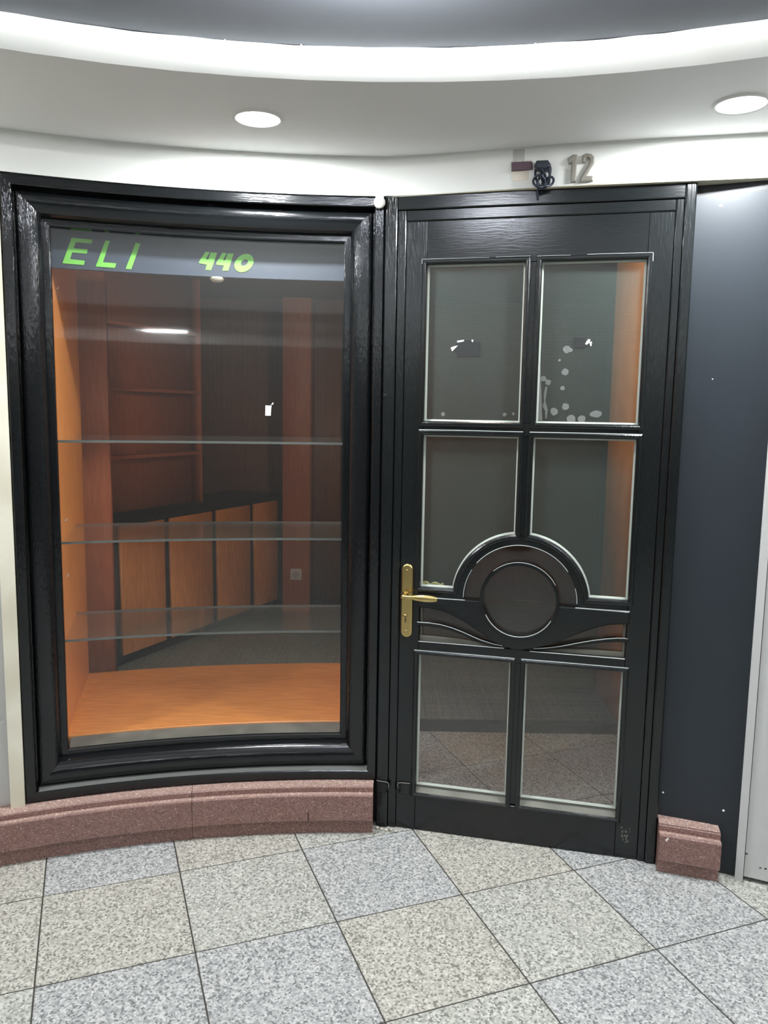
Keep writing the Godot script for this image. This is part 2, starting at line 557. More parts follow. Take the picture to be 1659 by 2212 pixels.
func build_downlights() -> void:
	var ring := [[-0.119, 2.70], [0.364, 2.70], [-0.602, 2.70], [0.847, 2.70], [3.01, 2.86], [2.2, 2.8], [3.9, 2.8], [2.55, 2.8], [3.5, 2.8], [1.6, 2.8], [4.6, 2.8]]
	var words := ["round recessed downlight glowing in the soffit above the display window", "round recessed downlight with white rim in the soffit at upper right",
		"round recessed downlight in the soffit beyond the photo's left edge", "round recessed downlight in the soffit beyond the photo's right edge, over the white metal door",
		"round recessed downlight across the gallery, mirrored as a white streak in the window", "round recessed downlight behind the viewer on the right side of the gallery", "round recessed downlight behind the viewer on the left side of the gallery",
		"round recessed downlight right of the one mirrored in the window", "round recessed downlight left of the one mirrored in the window", "round recessed downlight level with the viewer on the right", "round recessed downlight level with the viewer on the left"]
	for k in ring.size():
		var at := cyl(ring[k][0], SOFFIT, ring[k][1])
		var t := thing("ceiling_light", words[k], "light", Transform3D(Basis(), at), "recessed soffit downlights")
		var st := sh()
		lathe(st, [Vector2(0.06, -0.002), Vector2(0.065, -0.006), Vector2(0.070, -0.005), Vector2(0.074, 0.0)], 40)
		part("rim", st, M.white, t)
		st = sh()
		lathe(st, [Vector2(0.0, -0.0035), Vector2(0.064, -0.0035), Vector2(0.064, 0.004), Vector2(0.0, 0.004)], 40, false)
		part("lamp_face", st, M.lamp, t)
		var l := AreaLight3D.new()
		l.name = "lamp_light"
		l.area_size = Vector2(0.105, 0.105)
		l.light_energy = DOWNLIGHT if k < 4 else 0.45 * DOWNLIGHT
		l.light_color = Color(0.98, 0.99, 1.0)
		l.shadow_enabled = true
		l.area_range = 9.0
		t.add_child(l)
		l.position = Vector3(0, -0.009, 0)
		l.rotation = Vector3(-PI / 2, 0, 0)
	# added unseen luminous panel in the recess, for soft fill and window haze
	var p := thing("ceiling_light", "added unseen round luminous panel in the middle of the ceiling recess", "light", Transform3D(Basis(), Vector3(CC.x, 2.349, CC.z)))
	var s2 := sh()
	lathe(s2, [Vector2(0.0, -0.006), Vector2(1.55, -0.006), Vector2(1.6, 0.0)], 72, false)
	part("added_diffuser", s2, M.panel, p)
	var a := AreaLight3D.new()
	a.name = "added_panel_light"
	a.area_size = Vector2(2.6, 2.6)
	a.light_energy = 0.14
	a.shadow_enabled = true
	a.area_range = 9.0
	p.add_child(a)
	a.position = Vector3(0, -0.012, 0)
	a.rotation = Vector3(-PI / 2, 0, 0)
	# added unseen bowl uplights in a ring, brightening the recess and lip
	var at := ["just above the top of the photo", "beyond the photo's left edge", "beyond the photo's right edge", "behind the viewer's left shoulder", "behind the viewer's right shoulder", "directly behind the viewer"]
	var turns := [0.012, -0.72, 0.76, -1.9, 1.9, 3.14]
	for k in 5:
		var b := thing("ceiling_light", "added unseen bowl uplight hung close under the ceiling recess, " + at[k], "light", Transform3D(Basis(), cyl(turns[k], 2.3135, 1.855)), "added bowl uplights under the recess")
		s2 = sh()
		lathe(s2, [Vector2(0.0, -0.066), Vector2(0.05, -0.058), Vector2(0.085, -0.026), Vector2(0.1, 0.0), Vector2(0.097, 0.0), Vector2(0.081, -0.024), Vector2(0.048, -0.054), Vector2(0.0, -0.062)], 40)
		part("bowl", s2, M.white, b)
		s2 = sh()
		lathe(s2, [Vector2(0.005, -0.063), Vector2(0.005, 0.0375)], 10)
		part("stem", s2, M.white, b)
		s2 = sh()
		lathe(s2, [Vector2(0.0, -0.061), Vector2(0.02, -0.056), Vector2(0.033, -0.043), Vector2(0.0375, -0.024), Vector2(0.033, -0.005), Vector2(0.02, 0.009), Vector2(0.0, 0.0135)], 20)
		part("bulb", s2, M.lamp, b)
		var o := OmniLight3D.new()
		o.name = "added_bulb_light"
		o.light_energy = ADDED_UPLIGHT
		o.light_size = 0.036
		o.omni_range = 9.0
		o.omni_attenuation = 2.0
		o.shadow_enabled = true
		b.add_child(o)
		o.position = Vector3(0, -0.024, 0)

func door_tf(n := 0.0) -> Transform3D:
	return Transform3D(Basis(DU, Vector3.UP, DN), DOOR_AT + DN * n)

func build_walls() -> void:
	# white band above the shop fronts: curved over the window, nearly straight over the door
	var pts := []
	var fwd := []
	for i in 22:
		var t := lerpf(-0.62, 0.012, i / 21.0)
		pts.append(cyl(t, 0, 3.0))
		fwd.append(Vector3(-sin(t), 0, cos(t)))
	for un in [[0.0, 0.006], [0.12, 0.012], [0.25, 0.02], [0.38, 0.027], [0.5, 0.03], [0.62, 0.03], [0.75, 0.027], [0.88, 0.024], [1.0, 0.022], [1.1, 0.02]]:
		pts.append(DOOR_AT + DU * un[0] + DN * un[1])
		fwd.append(DN)
	for i in 36:
		var t := lerpf(0.46, TAU - 0.62, i / 35.0)
		pts.append(cyl(t, 0, 2.97))
		fwd.append(Vector3(-sin(t), 0, cos(t)))
	var st := sh()
	sweep(st, pts, fwd, [Vector2(-0.09, 2.149), Vector2(0, 2.149), Vector2(0, SOFFIT + 0.002), Vector2(-0.09, SOFFIT + 0.002)], Vector3.ZERO)
	var w := thing("wall_front", "white plastered band above the black shopfront, under the soffit", "wall", Transform3D(), "", "structure")
	part("plaster", st, M.white, w)
	# unpainted underside over the door
	st = sh()
	var p2 := []
	var f2 := []
	for un in [[-0.13, 0.004], [0.12, 0.012], [0.25, 0.02], [0.38, 0.027], [0.5, 0.03], [0.62, 0.03], [0.75, 0.027], [0.88, 0.024], [1.0, 0.022], [1.1, 0.02]]:
		p2.append(DOOR_AT + DU * un[0] + DN * (un[1] - 0.001))
		f2.append(DN)
	sweep(st, p2, f2, [Vector2(-0.07, 2.1465), Vector2(0, 2.1465), Vector2(0, 2.1485), Vector2(-0.07, 2.1485)], Vector3.ZERO)
	part("raw_edge", st, M.beige, w, "unpainted beige underside")
	# faint rectangles left on the plaster
	var q := part("stain_patch", patch(rect(-0.027, -0.03, 0.027, 0.035), 0.0008), M.pale, w, "faint beige patch")
	q.transform = Transform3D(Basis(Vector3.UP, 0.19), cyl(-0.19, 2.192, 2.9995))
	# dark satin panel to the right of the door
	var rp := ring_path(0.327, 0.4135, 2.972, 16)
	st = sh()
	var rows := [[], []]
	for i in 17:
		var t := lerpf(0.327, 0.4135, i / 16.0)
		rows[0].append(cyl(t, 0.0, 2.972))
		rows[1].append(cyl(t, 2.112 + 0.010 * pow(i / 16.0, 2.0), 2.972))
	grid(st, rows, Vector3(CC.x, 1, CC.z), [1])
	var back := [[], []]
	for i in 17:
		var t := lerpf(0.327, 0.4135, i / 16.0)
		back[0].append(cyl(t, 2.112 + 0.010 * pow(i / 16.0, 2.0), 2.972))
		back[1].append(cyl(t, 2.112 + 0.010 * pow(i / 16.0, 2.0), 3.0))
	grid(st, back, Vector3(CC.x, 50, CC.z), [2])
	grid(st, [[rows[0][0], rows[1][0]], [cyl(0.327, 0, 3.0), cyl(0.327, 2.112, 3.0)]], cyl(0.2, 1, 2.9), [3])
	var wr := thing("wall_right", "plain satin dark grey panel between the door and the white metal door", "wall panel", Transform3D(), "", "structure")
	part("panel", st, M.satin, wr)
	st = sh()
	sweep(st, rp[0], rp[1], [Vector2(-0.08, 2.09), Vector2(-0.012, 2.09), Vector2(-0.012, 2.1465), Vector2(-0.08, 2.1465)], Vector3.ZERO)
	part("top_batten", st, M.black, wr)
	for s in [[0.355, 2.082, 0.005], [0.358, 1.575, 0.002], [0.336, 0.237, 0.003], [0.398, 0.212, 0.004]]:
		st = sh()
		lathe(st, [Vector2(s[2], 0), Vector2(s[2] * 0.8, 0.002), Vector2(0, 0.003)], 10)
		var sc := part("paint_spot", st, M.chip, wr)
		sc.transform = Transform3D(Basis(Vector3.UP, -s[0]) * Basis(Vector3.RIGHT, PI / 2), cyl(s[0], s[1], 2.972))
	# cream pillar at the left
	var lp := ring_path(-0.392, -0.3778, 3.0, 4)
	st = sh()
	sweep(st, lp[0], lp[1], [Vector2(-0.1, 0.16), Vector2(0.012, 0.16), Vector2(0.012, 2.149), Vector2(-0.1, 2.149)], Vector3.ZERO)
	var wl := thing("wall_left", "narrow cream painted pilaster at the left edge of the display window", "pilaster", Transform3D(), "", "structure")
	part("plaster", st, M.cream, wl)
	lp = ring_path(-0.47, -0.3925, 3.03, 6)
	st = sh()
	sweep(st, lp[0], lp[1], [Vector2(-0.1, 0.16), Vector2(0.012, 0.16), Vector2(0.012, 2.149), Vector2(-0.1, 2.149)], Vector3.ZERO)
	var tl := thing("trim_1", "pale grey strip of the neighbouring shopfront at the far left edge", "trim", Transform3D(), "", "structure")
	part("strip", st, M.metaldoor, tl)
	# the rest of the round gallery, behind the viewer: dark shopfronts between cream pilasters
	var wb := thing("wall_behind", "dark shopfronts round the rest of the gallery, behind the viewer", "wall", Transform3D(), "", "structure")
	var spans := [[0.6, 1.15], [1.25, 1.9], [2.0, 2.62], [2.72, 3.4], [3.5, 4.15], [4.25, 4.8], [4.9, 5.70]]
	for s in spans:
		st = sh()
		var r := ring_path(s[0], s[1], 3.0, 14)
		sweep(st, r[0], r[1], [Vector2(-0.08, 0.0), Vector2(0.0, 0.0), Vector2(0.0, 0.2), Vector2(0.012, 0.2), Vector2(0.012, 0.3), Vector2(-0.01, 0.3), Vector2(-0.01, 1.95), Vector2(0.012, 1.95), Vector2(0.012, 2.149), Vector2(-0.08, 2.149)], Vector3.ZERO)
		part("shopfront", st, M.darkwood, wb)
		st = sh()
		r = ring_path(s[1], s[1] + 0.1, 2.99, 4)
		sweep(st, r[0], r[1], [Vector2(-0.08, 0.0), Vector2(0.0, 0.0), Vector2(0.0, 2.149), Vector2(-0.08, 2.149)], Vector3.ZERO)
		part("pilaster", st, M.cream, wb)

func patch(poly: Array, thick: float) -> SurfaceTool:
	var st := sh()
	prism(st, poly, -thick, thick)
	return st

func plinth_profile() -> Array:
	return [Vector2(-0.14, 0.0), Vector2(0.0, 0.0), Vector2(0.0, 0.048), Vector2(0.001, 0.05), Vector2(0.017, 0.052), Vector2(0.019, 0.055), Vector2(0.019, 0.143), Vector2(0.016, 0.147), Vector2(-0.004, 0.147), Vector2(-0.004, 0.164), Vector2(-0.007, 0.167), Vector2(-0.14, 0.167)]

func build_plinths() -> void:
	var b := thing("baseboard_left", "stepped pink granite plinth curving along the floor under the display window", "plinth", Transform3D(), "", "structure")
	for s in [[-0.62, -0.2005], [-0.2, 0.0095]]:
		var r := ring_path(s[0], s[1], 2.948, 16)
		var st := sh()
		sweep(st, r[0], r[1], plinth_profile(), Vector3.ZERO)
		part("slab", st, M.pink, b)
		for f in [[-0.005, 0.0155, 0.1475], [-0.06, -0.0065, 0.1675]]:
			st = sh()
			sweep(st, r[0], r[1], [Vector2(f[0], f[2] - 0.001), Vector2(f[1], f[2] - 0.001), Vector2(f[1], f[2]), Vector2(f[0], f[2])], Vector3.ZERO)
			part("paler_top", st, M.pink_top, b, "paler top face")
	# crack and scratch
	var c := part("crack", patch([Vector2(-0.001, 0.032), Vector2(0.0015, 0.034), Vector2(0.002, 0.006), Vector2(0.0, -0.0), Vector2(-0.002, 0.004)], 0.0006), M.crack, b)
	c.transform = Transform3D(Basis(Vector3.UP, 0.066), cyl(-0.0665, 0.053, 2.9286))
	var pts := []
	for i in 9:
		var t := lerpf(-0.241, -0.228, i / 8.0)
		pts.append(cyl(t, 0.116 - 0.003 * sin(PI * i / 8.0) + 0.002 * i / 8.0, 2.929))
	var s2 := sh()
	tube(s2, pts, 0.0008, 5)
	part("scratch", s2, M.crack, b)
	# short block right of the door
	var t2 := thing("baseboard_right", "short stepped pink granite block on the floor right of the door", "plinth", Transform3D(), "", "structure")
	var pp := []
	var ff := []
	for u in [0.809, 0.87, 0.93, 0.992]:
		pp.append(DOOR_AT + DU * u + DN * lerpf(0.047, 0.06, (u - 0.81) / 0.18))
		ff.append(DN)
	s2 = sh()
	sweep(s2, pp, ff, [Vector2(-0.075, 0.0), Vector2(0.0, 0.0), Vector2(0.0, 0.042), Vector2(0.001, 0.044), Vector2(0.016, 0.046), Vector2(0.018, 0.049), Vector2(0.018, 0.131), Vector2(0.014, 0.135), Vector2(-0.006, 0.135), Vector2(-0.006, 0.153), Vector2(-0.009, 0.156), Vector2(-0.05, 0.158), Vector2(-0.075, 0.158)], Vector3.ZERO)
	part("slab", s2, M.pink, t2)
	for f in [[-0.0065, 0.0125, 0.1355], [-0.074, -0.0105, 0.1585]]:
		s2 = sh()
		sweep(s2, pp, ff, [Vector2(f[0], f[2] - 0.001), Vector2(f[1], f[2] - 0.001), Vector2(f[1], f[2]), Vector2(f[0], f[2])], Vector3.ZERO)
		part("paler_top", s2, M.pink_top, t2, "paler top face")
	var spot := sh()
	prism(spot, [Vector2(-0.006, -0.001), Vector2(-0.001, -0.006), Vector2(0.001, 0.0), Vector2(0.005, 0.004), Vector2(0.001, 0.008), Vector2(-0.001, 0.003)], -0.001, 0.001)
	var sp := part("paint_spot", spot, M.chip, t2)
	sp.transform = Transform3D(door_tf().basis, DOOR_AT + DU * 0.832 + DN * 0.0675 + Vector3(0, 0.121, 0))

# ---------------------------------------------------------------- display window
func frame_side(prof: Array, side: int, n: int) -> SurfaceTool:
	# prof: (inset, depth, crease). The frame lies on the cylinder of radius 3.0; its corners are mitred
	var tl := -0.3770
	var tr := 0.0125
	var vb := 0.170
	var vt := 2.147
	var rows := []
	for f in prof:
		var s: float = f.x
		var r: float = 3.0 + f.y
		var a: Vector2
		var b: Vector2
		var l := tl + s / 3.0 * 1.01
		var rr := tr - s / 3.0 * 1.03
		var bo := vb + s * 1.07
		var to := vt - s
		match side:
			0: a = Vector2(l, bo); b = Vector2(rr, bo)
			1: a = Vector2(l, to); b = Vector2(rr, to)
			2: a = Vector2(l, bo); b = Vector2(l, to)
			3: a = Vector2(rr, bo); b = Vector2(rr, to)
		var row := []
		for j in n + 1:
			var q := a.lerp(b, float(j) / n)
			row.append(cyl(q.x, q.y, r))
		rows.append(row)
	var g := []
	var k := 1
	for i in prof.size() - 1:
		if prof[i].z > 0:
			k += 1
		g.append(k)
	var st := sh()
	grid(st, rows, Vector3(0.0, 1.46, 0.0), g)
	return st

func build_window() -> void:
	var w := thing("window_1", "curved shop display window in a heavy moulded gloss black frame", "window", Transform3D(), "", "structure")
	var P := [Vector3(0, 0.11, 0), Vector3(0, 0.004, 1), Vector3(0.004, 0, 1), Vector3(0.028, 0, 1), Vector3(0.031, 0.003, 1), Vector3(0.031, 0.046, 1), Vector3(0.036, 0.046, 1)]
	for i in 15:
		var a := PI * i / 14.0
		P.append(Vector3(0.071 - 0.035 * cos(a), 0.046 - 0.028 * pow(sin(a), 0.8) + 0.02 * i / 14.0, 1 if i == 0 else 0))
	P += [Vector3(0.1075, 0.076, 1), Vector3(0.124, 0.076, 1), Vector3(0.128, 0.079, 1), Vector3(0.128, 0.094, 1), Vector3(0.128, 0.112, 1), Vector3(0.0, 0.112, 1)]
	part("sill_rail", frame_side(P, 0, 28), M.gloss_across, w)
	part("head_rail", frame_side(P, 1, 28), M.gloss_across, w)
	part("side_rail", frame_side(P, 2, 12), M.gloss, w)
	part("side_rail", frame_side(P, 3, 12), M.gloss, w)
	# dust on the two ledges
	var st := sh()
	var r := ring_path(-0.3640, 0.0015, 3.0035, 24)
	sweep(st, r[0], r[1], [Vector2(-0.041, 0.2025), Vector2(0, 0.2025), Vector2(0, 0.2042), Vector2(-0.041, 0.2042)], Vector3.ZERO)
	part("ledge_dust", st, M.ledge, w, "greyish dusty ledge")
	st = sh()
	r = ring_path(-0.3325, -0.0305, 3.092, 24)
	sweep(st, r[0], r[1], [Vector2(-0.08, 0.29), Vector2(0.004, 0.29), Vector2(0.004, 0.308), Vector2(-0.08, 0.310)], Vector3.ZERO)
	part("inner_sill", st, M.dusty, w, "dusty grey strip along the bottom of the glass")
	# glass
	var rows := []
	for k in 41:
		var v := lerpf(0.304, 2.022, k / 40.0)
		var row := []
		for j in 61:
			var t := lerpf(-0.3335, -0.0300, j / 60.0)
			row.append(cyl(t, v, 3.09 + 0.00016 * sin(t * 30.0 + v * 2.3) * sin(v * 6.1 + 0.7) + 0.00003 * sin(t * 60.0 + 1.0 + v)))
		rows.append(row)
	var gg := []
	for k in 40:
		gg.append(1)
	st = sh()
	grid(st, rows, Vector3(0, 1.4, 0), gg)
	part("glass_pane", st, M.pane, w)
	# a small white patch lying on the glass
	st = patch([Vector2(-0.011, -0.018), Vector2(0.008, -0.018), Vector2(0.009, 0.004), Vector2(0.011, 0.016), Vector2(-0.010, 0.017)], 0.0006)
	prism(st, [Vector2(0.008, 0.018), Vector2(0.016, 0.029), Vector2(0.017, 0.021)], -0.0006, 0.0006)
	var sc := part("white_patch", st, M.chip, w, "small white patch on the glass")
	sc.transform = Transform3D(Basis(Vector3.UP, 0.1136), cyl(-0.1136, 1.459, 3.0885))

func build_cabinet() -> void:
	var c := thing("display_cabinet", "orange display cabinet behind the window glass with a dark lettered header", "display cabinet")
	# deck
	var st := sh()
	var r := ring_path(-0.336, -0.030, 3.172, 24)
	var deck := [Vector2(-0.68, 0.29), Vector2(0.0, 0.29), Vector2(0.0, 0.314), Vector2(-0.002, 0.316), Vector2(-0.68, 0.316)]
	sweep(st, r[0], r[1], deck, Vector3.ZERO)
	part("deck", st, M.orange_deck, c)
	st = sh()
	sweep(st, r[0], r[1], [Vector2(-0.68, 2.06), Vector2(0.0, 2.06), Vector2(0.0, 2.08), Vector2(-0.68, 2.08)], Vector3.ZERO)
	part("top_panel", st, M.orange, c)
	for t in [-0.3365, -0.0295]:
		st = sh()
		var a := cyl(t, 0, 3.172)
		var b := cyl(-0.3215 if t < -0.1 else t, 0, 3.84)
		var d := (b - a).normalized()
		# the panel lies outside the deck's end
		prism(st, rect(0, 0.0, 0.68, 2.08), -0.018, 0.0, 0.001)
		var sp := part("side_panel", st, M.orange, c)
		if t < -0.1:
			sp.transform = Transform3D(Basis(d, Vector3.UP, d.cross(Vector3.UP)), a)
		else:
			sp.transform = Transform3D(Basis(d, Vector3.UP, d.cross(Vector3.UP)), a + d.cross(Vector3.UP) * 0.018)
	# header
	st = sh()
	r = ring_path(-0.336, -0.030, 3.172, 24)
	sweep(st, r[0], r[1], [Vector2(-0.016, 1.909), Vector2(0.0, 1.909), Vector2(0.0, 2.06), Vector2(-0.016, 2.06)], Vector3.ZERO)
	var hb := part("header_board", st, M.board, c)
	var glyphs := [
		[Vector2(-0.997,2.007),Vector2(-0.933,2.006),Vector2(-0.937,1.993),Vector2(-0.985,1.994),Vector2(-0.992,1.974),Vector2(-0.949,1.974),Vector2(-0.952,1.960),Vector2(-0.997,1.961),Vector2(-1.004,1.939),Vector2(-0.959,1.937),Vector2(-0.962,1.923),Vector2(-1.028,1.924)],
		[Vector2(-0.893,2.006),Vector2(-0.879,2.006),Vector2(-0.903,1.936),Vector2(-0.861,1.935),Vector2(-0.866,1.920),Vector2(-0.926,1.921)],
		[Vector2(-0.798,2.005),Vector2(-0.783,2.004),Vector2(-0.814,1.919),Vector2(-0.832,1.920)],
		[Vector2(-0.572,1.989),Vector2(-0.558,1.989),Vector2(-0.571,1.965),Vector2(-0.563,1.964),Vector2(-0.555,1.988),Vector2(-0.533,1.988),Vector2(-0.554,1.930),Vector2(-0.573,1.930),Vector2(-0.568,1.947),Vector2(-0.594,1.951),Vector2(-0.593,1.957)],
		[Vector2(-0.516,1.989),Vector2(-0.502,1.988),Vector2(-0.514,1.965),Vector2(-0.507,1.964),Vector2(-0.498,1.988),Vector2(-0.478,1.988),Vector2(-0.497,1.930),Vector2(-0.517,1.930),Vector2(-0.511,1.947),Vector2(-0.537,1.949),Vector2(-0.536,1.956)],
		[]]
	# the ring of the 0: outer and inner outlines joined
	var o_out := []
	var o_in := []
	for i in 28:
		var a := TAU * i / 28
		var e := Vector2(0.031 * cos(a), 0.031 * sin(a))
		o_out.append(Vector2(-0.4435 + e.x + e.y * 0.32, 1.958 + e.y))
		o_in.append(Vector2(-0.4425 + e.x * 0.36 + e.y * 0.15, 1.9595 + e.y * 0.36))
	var words := ["green letter E", "green letter L", "green letter I", "first green numeral 4", "second green numeral 4", "green numeral 0"]
	for k in 6:
		st = sh()
		var mid: float
		if k < 5:
			var g: Array = glyphs[k]
			mid = 0.0
			for q in g:
				mid += q.x / g.size()
			var loc := []
			for q in g:
				loc.append(Vector2(q.x - mid, q.y))
			prism(st, loc, 0.0, 0.0015)
		else:
			mid = -0.4435
			var rows := [[], [], [], []]
			for i in 28:
				var a: Vector2 = o_out[i] - Vector2(mid, 0)
				var b: Vector2 = o_in[i] - Vector2(mid, 0)
				rows[0].append(Vector3(a.x, a.y, 0))
				rows[1].append(Vector3(a.x, a.y, 0.0015))
				rows[2].append(Vector3(b.x, b.y, 0.0015))
				rows[3].append(Vector3(b.x, b.y, 0))
			grid(st, rows, Vector3(0, 1.958, 9), [], true)
		var t := mid / 3.165
		var l := part("letter", st, M.green, hb, words[k])
		l.transform = Transform3D(Basis(Vector3.UP, -t), cyl(t, 0, 3.1710))
	# small round cap under the header
	st = sh()
	lathe(st, [Vector2(0.0, -0.012), Vector2(0.016, -0.01), Vector2(0.024, -0.002), Vector2(0.025, 0.004), Vector2(0.0, 0.004)], 20)
	var cap := part("spot_cap", st, M.beige, c, "small round cap under the header board")
	cap.position = cyl(-0.169, 1.905, 3.19)
	# hooks on the side panel
	for v in [1.86, 1.06, 0.86]:
		st = sh()
		tube(st, [Vector3(0, 0, 0), Vector3(0.012, 0, 0), Vector3(0.014, 0.008, 0)], 0.002, 6)
		var hk := part("shelf_peg", st, M.plastic, c)
		hk.transform = Transform3D(Basis(Vector3.UP, 0.33), cyl(-0.3355, v, 3.3))
	# glass shelves
	var names := ["topmost glass shelf across the display cabinet, near eye level", "middle glass shelf across the display cabinet", "lowest glass shelf in the display cabinet, above the orange deck"]
	var hs := [1.347, 1.008, 0.671]
	var rb := [3.66, 3.55, 3.505]
	for k in 3:
		var s := thing("glass_shelf", names[k], "shelf", Transform3D(), "glass shelves in the display window")
		var rows := []
		for rv in [Vector2(3.125, hs[k] - 0.004), Vector2(3.125, hs[k] + 0.004), Vector2(rb[k], hs[k] + 0.004), Vector2(rb[k], hs[k] - 0.004), Vector2(3.125, hs[k] - 0.004)]:
			var row := []
			for j in 21:
				row.append(cyl(lerpf(-0.3347 + maxf(0.0, rv.x - 3.172) * 0.021, -0.0305, j / 20.0), rv.y, rv.x))
			rows.append(row)
		st = sh()
		grid(st, [rows[1], rows[2]], Vector3(-0.5, 50, -3), [1])
		grid(st, [rows[3], rows[4]], Vector3(-0.5, -50, -3), [2])
		part("sheet", st, M.shelf, s)
		st = sh()
		grid(st, [rows[0], rows[1]], Vector3(0, hs[k], 0), [1])
		part("polished_edge", st, M.shelf_edge, s, "greenish polished edge")
		st = sh()
		grid(st, [rows[2], rows[3]], Vector3(-0.6, hs[k], -30), [2])
		part("polished_edge", st, M.shelf_edge, s, "greenish polished edge")

# ---------------------------------------------------------------- door
func build_door() -> void:
	var d := thing("door_1", "black panelled shop door with arched glass panes and a brass lever handle", "door", door_tf(), "", "structure")
	var st: SurfaceTool
	# frame
	for f in [["jamb", rect(-0.137, 0, -0.098, 2.146), 0.012, 0.003, true], ["jamb", rect(-0.098, 0, -0.0695, 2.104), 0.004, 0.003, true],
			["jamb", rect(0.7515, 0, 0.775, 2.104), 0.004, 0.003, true], ["jamb", rect(0.775, 0, 0.806, 2.146), 0.012, 0.004, true],
			["head", rect(-0.098, 2.104, 0.775, 2.146), 0.010, 0.003, false], ["head", rect(-0.0695, 2.0695, 0.7515, 2.104), 0.003, 0.003, false]]:
		st = sh()
		prism(st, f[1], -0.075, f[2], f[3])
		part(f[0], st, M.leaf if f[4] else M.leaf_across, d)
	# unseen backing added behind leaf and corner to block leaking light
	for f in [["gap_backing", rect(-0.1, 0, -0.052, 2.1)], ["gap_backing", rect(0.735, 0, 0.79, 2.1)], ["gap_backing", rect(-0.1, 2.055, 0.79, 2.12)]]:
		st = sh()
		prism(st, f[1], -0.085, -0.045, 0.001)
		part(f[0], st, M.black, d)
	st = sh()
	prism(st, rect(-0.172, 0, -0.118, 2.146), -0.13, -0.02, 0.001)
	part("corner_backing", st, M.black, d)
	# leaf boards
	var cx := 0.334
	var cy := 0.848
	var arch := arc(cx, cy, 0.222, 0, PI, 36) + arc(cx, cy, 0.186, PI, 0, 36)
	arch[0].y = 0.838
	arch[36].y = 0.838
	arch[37].y = 0.838
	arch[73].y = 0.838
	for f in [["stile", rect(-0.068, 0.004, 0.0, 2.068), true], ["stile", rect(0.678, 0.004, 0.75, 2.068), true], ["top_rail", rect(0, 1.934, 0.678, 2.068), false],
			["middle_rail", rect(0, 1.388, 0.678, 1.432), false], ["muntin", rect(0.314, 1.432, 0.364, 1.934), true], ["muntin", rect(0.313, 1.06, 0.359, 1.388), true],
			["waist_rail", rect(0, 0.836, 0.1145, 0.873), false], ["waist_rail", rect(0.5535, 0.836, 0.678, 0.873), false], ["lower_rail", rect(0, 0.637, 0.678, 0.684), false],
			["muntin", rect(0.314, 0.14, 0.361, 0.637), true], ["bottom_rail", rect(0, 0.004, 0.678, 0.134), false], ["arch", arch, false]]:
		st = sh()
		prism(st, f[1], -0.042, 0.0, 0.0015)
		part(f[0], st, M.leaf if f[2] else M.leaf_across, d)
	# shaped apron under the arch, a little proud, with a round notch for the ring
	var wing := [Vector2(-0.006, 0.840)]
	wing += arc(cx, cy, 0.1235, PI + 0.066, TAU - 0.066, 30)
	wing += [Vector2(0.684, 0.840), Vector2(0.684, 0.800), Vector2(0.621, 0.792), Vector2(0.585, 0.781), Vector2(0.552, 0.767), Vector2(0.515, 0.748), Vector2(0.477, 0.729), Vector2(0.445, 0.714), Vector2(0.418, 0.704), Vector2(0.376, 0.692), Vector2(0.345, 0.684), Vector2(0.318, 0.684), Vector2(0.289, 0.693), Vector2(0.262, 0.703), Vector2(0.239, 0.716), Vector2(0.213, 0.732), Vector2(0.188, 0.747), Vector2(0.163, 0.762), Vector2(0.137, 0.775), Vector2(0.105, 0.789), Vector2(0.072, 0.798), Vector2(0.035, 0.804), Vector2(-0.006, 0.806)]
	st = sh()
	prism(st, wing, -0.03, 0.007, 0.0025)
	part("apron", st, M.leaf_across, d)
	# curved bars
	for b in [[Vector2(-0.006,0.752),Vector2(0.035,0.752),Vector2(0.074,0.749),Vector2(0.113,0.741),Vector2(0.151,0.729),Vector2(0.183,0.717),Vector2(0.214,0.706),Vector2(0.252,0.697),Vector2(0.300,0.691)],
			[Vector2(0.684,0.751),Vector2(0.648,0.749),Vector2(0.612,0.743),Vector2(0.574,0.735),Vector2(0.536,0.725),Vector2(0.498,0.714),Vector2(0.460,0.704),Vector2(0.418,0.696),Vector2(0.366,0.691)]]:
		var poly: Array = b.duplicate()
		for i in b.size():
			poly.append(b[b.size() - 1 - i] - Vector2(0, lerpf(0.006, 0.013, float(i) / (b.size() - 1))))
		st = sh()
		prism(st, poly, -0.026, 0.003, 0.002)
		part("curved_bar", st, M.leaf_across, d)
	# mouldings, putty and glass round every pane
	var a1 := arc(cx, cy, 0.222, PI - 0.1129, PI / 2 + 0.0947, 18)
	var p3 := [Vector2(0.0, 0.873)] + a1 + [Vector2(0.313, 1.388), Vector2(0.0, 1.388)]
	var a2 := arc(cx, cy, 0.222, PI / 2 - 0.113, 0.1129, 18)
	var p4 := [Vector2(0.359, 1.388)] + a2 + [Vector2(0.677, 0.873), Vector2(0.677, 1.388)]
	var panes := [[rect(0.0, 1.432, 0.314, 1.934), M.patterned, 3.0], [rect(0.364, 1.432, 0.678, 1.934), M.patterned, 3.0], [p3, M.patterned, 3.0], [p4, M.patterned, 3.0],
		[rect(0.0, 0.162, 0.314, 0.637), M.clear, 3.0], [rect(0.361, 0.162, 0.676, 0.637), M.clear, 3.0]]
	var glass := []
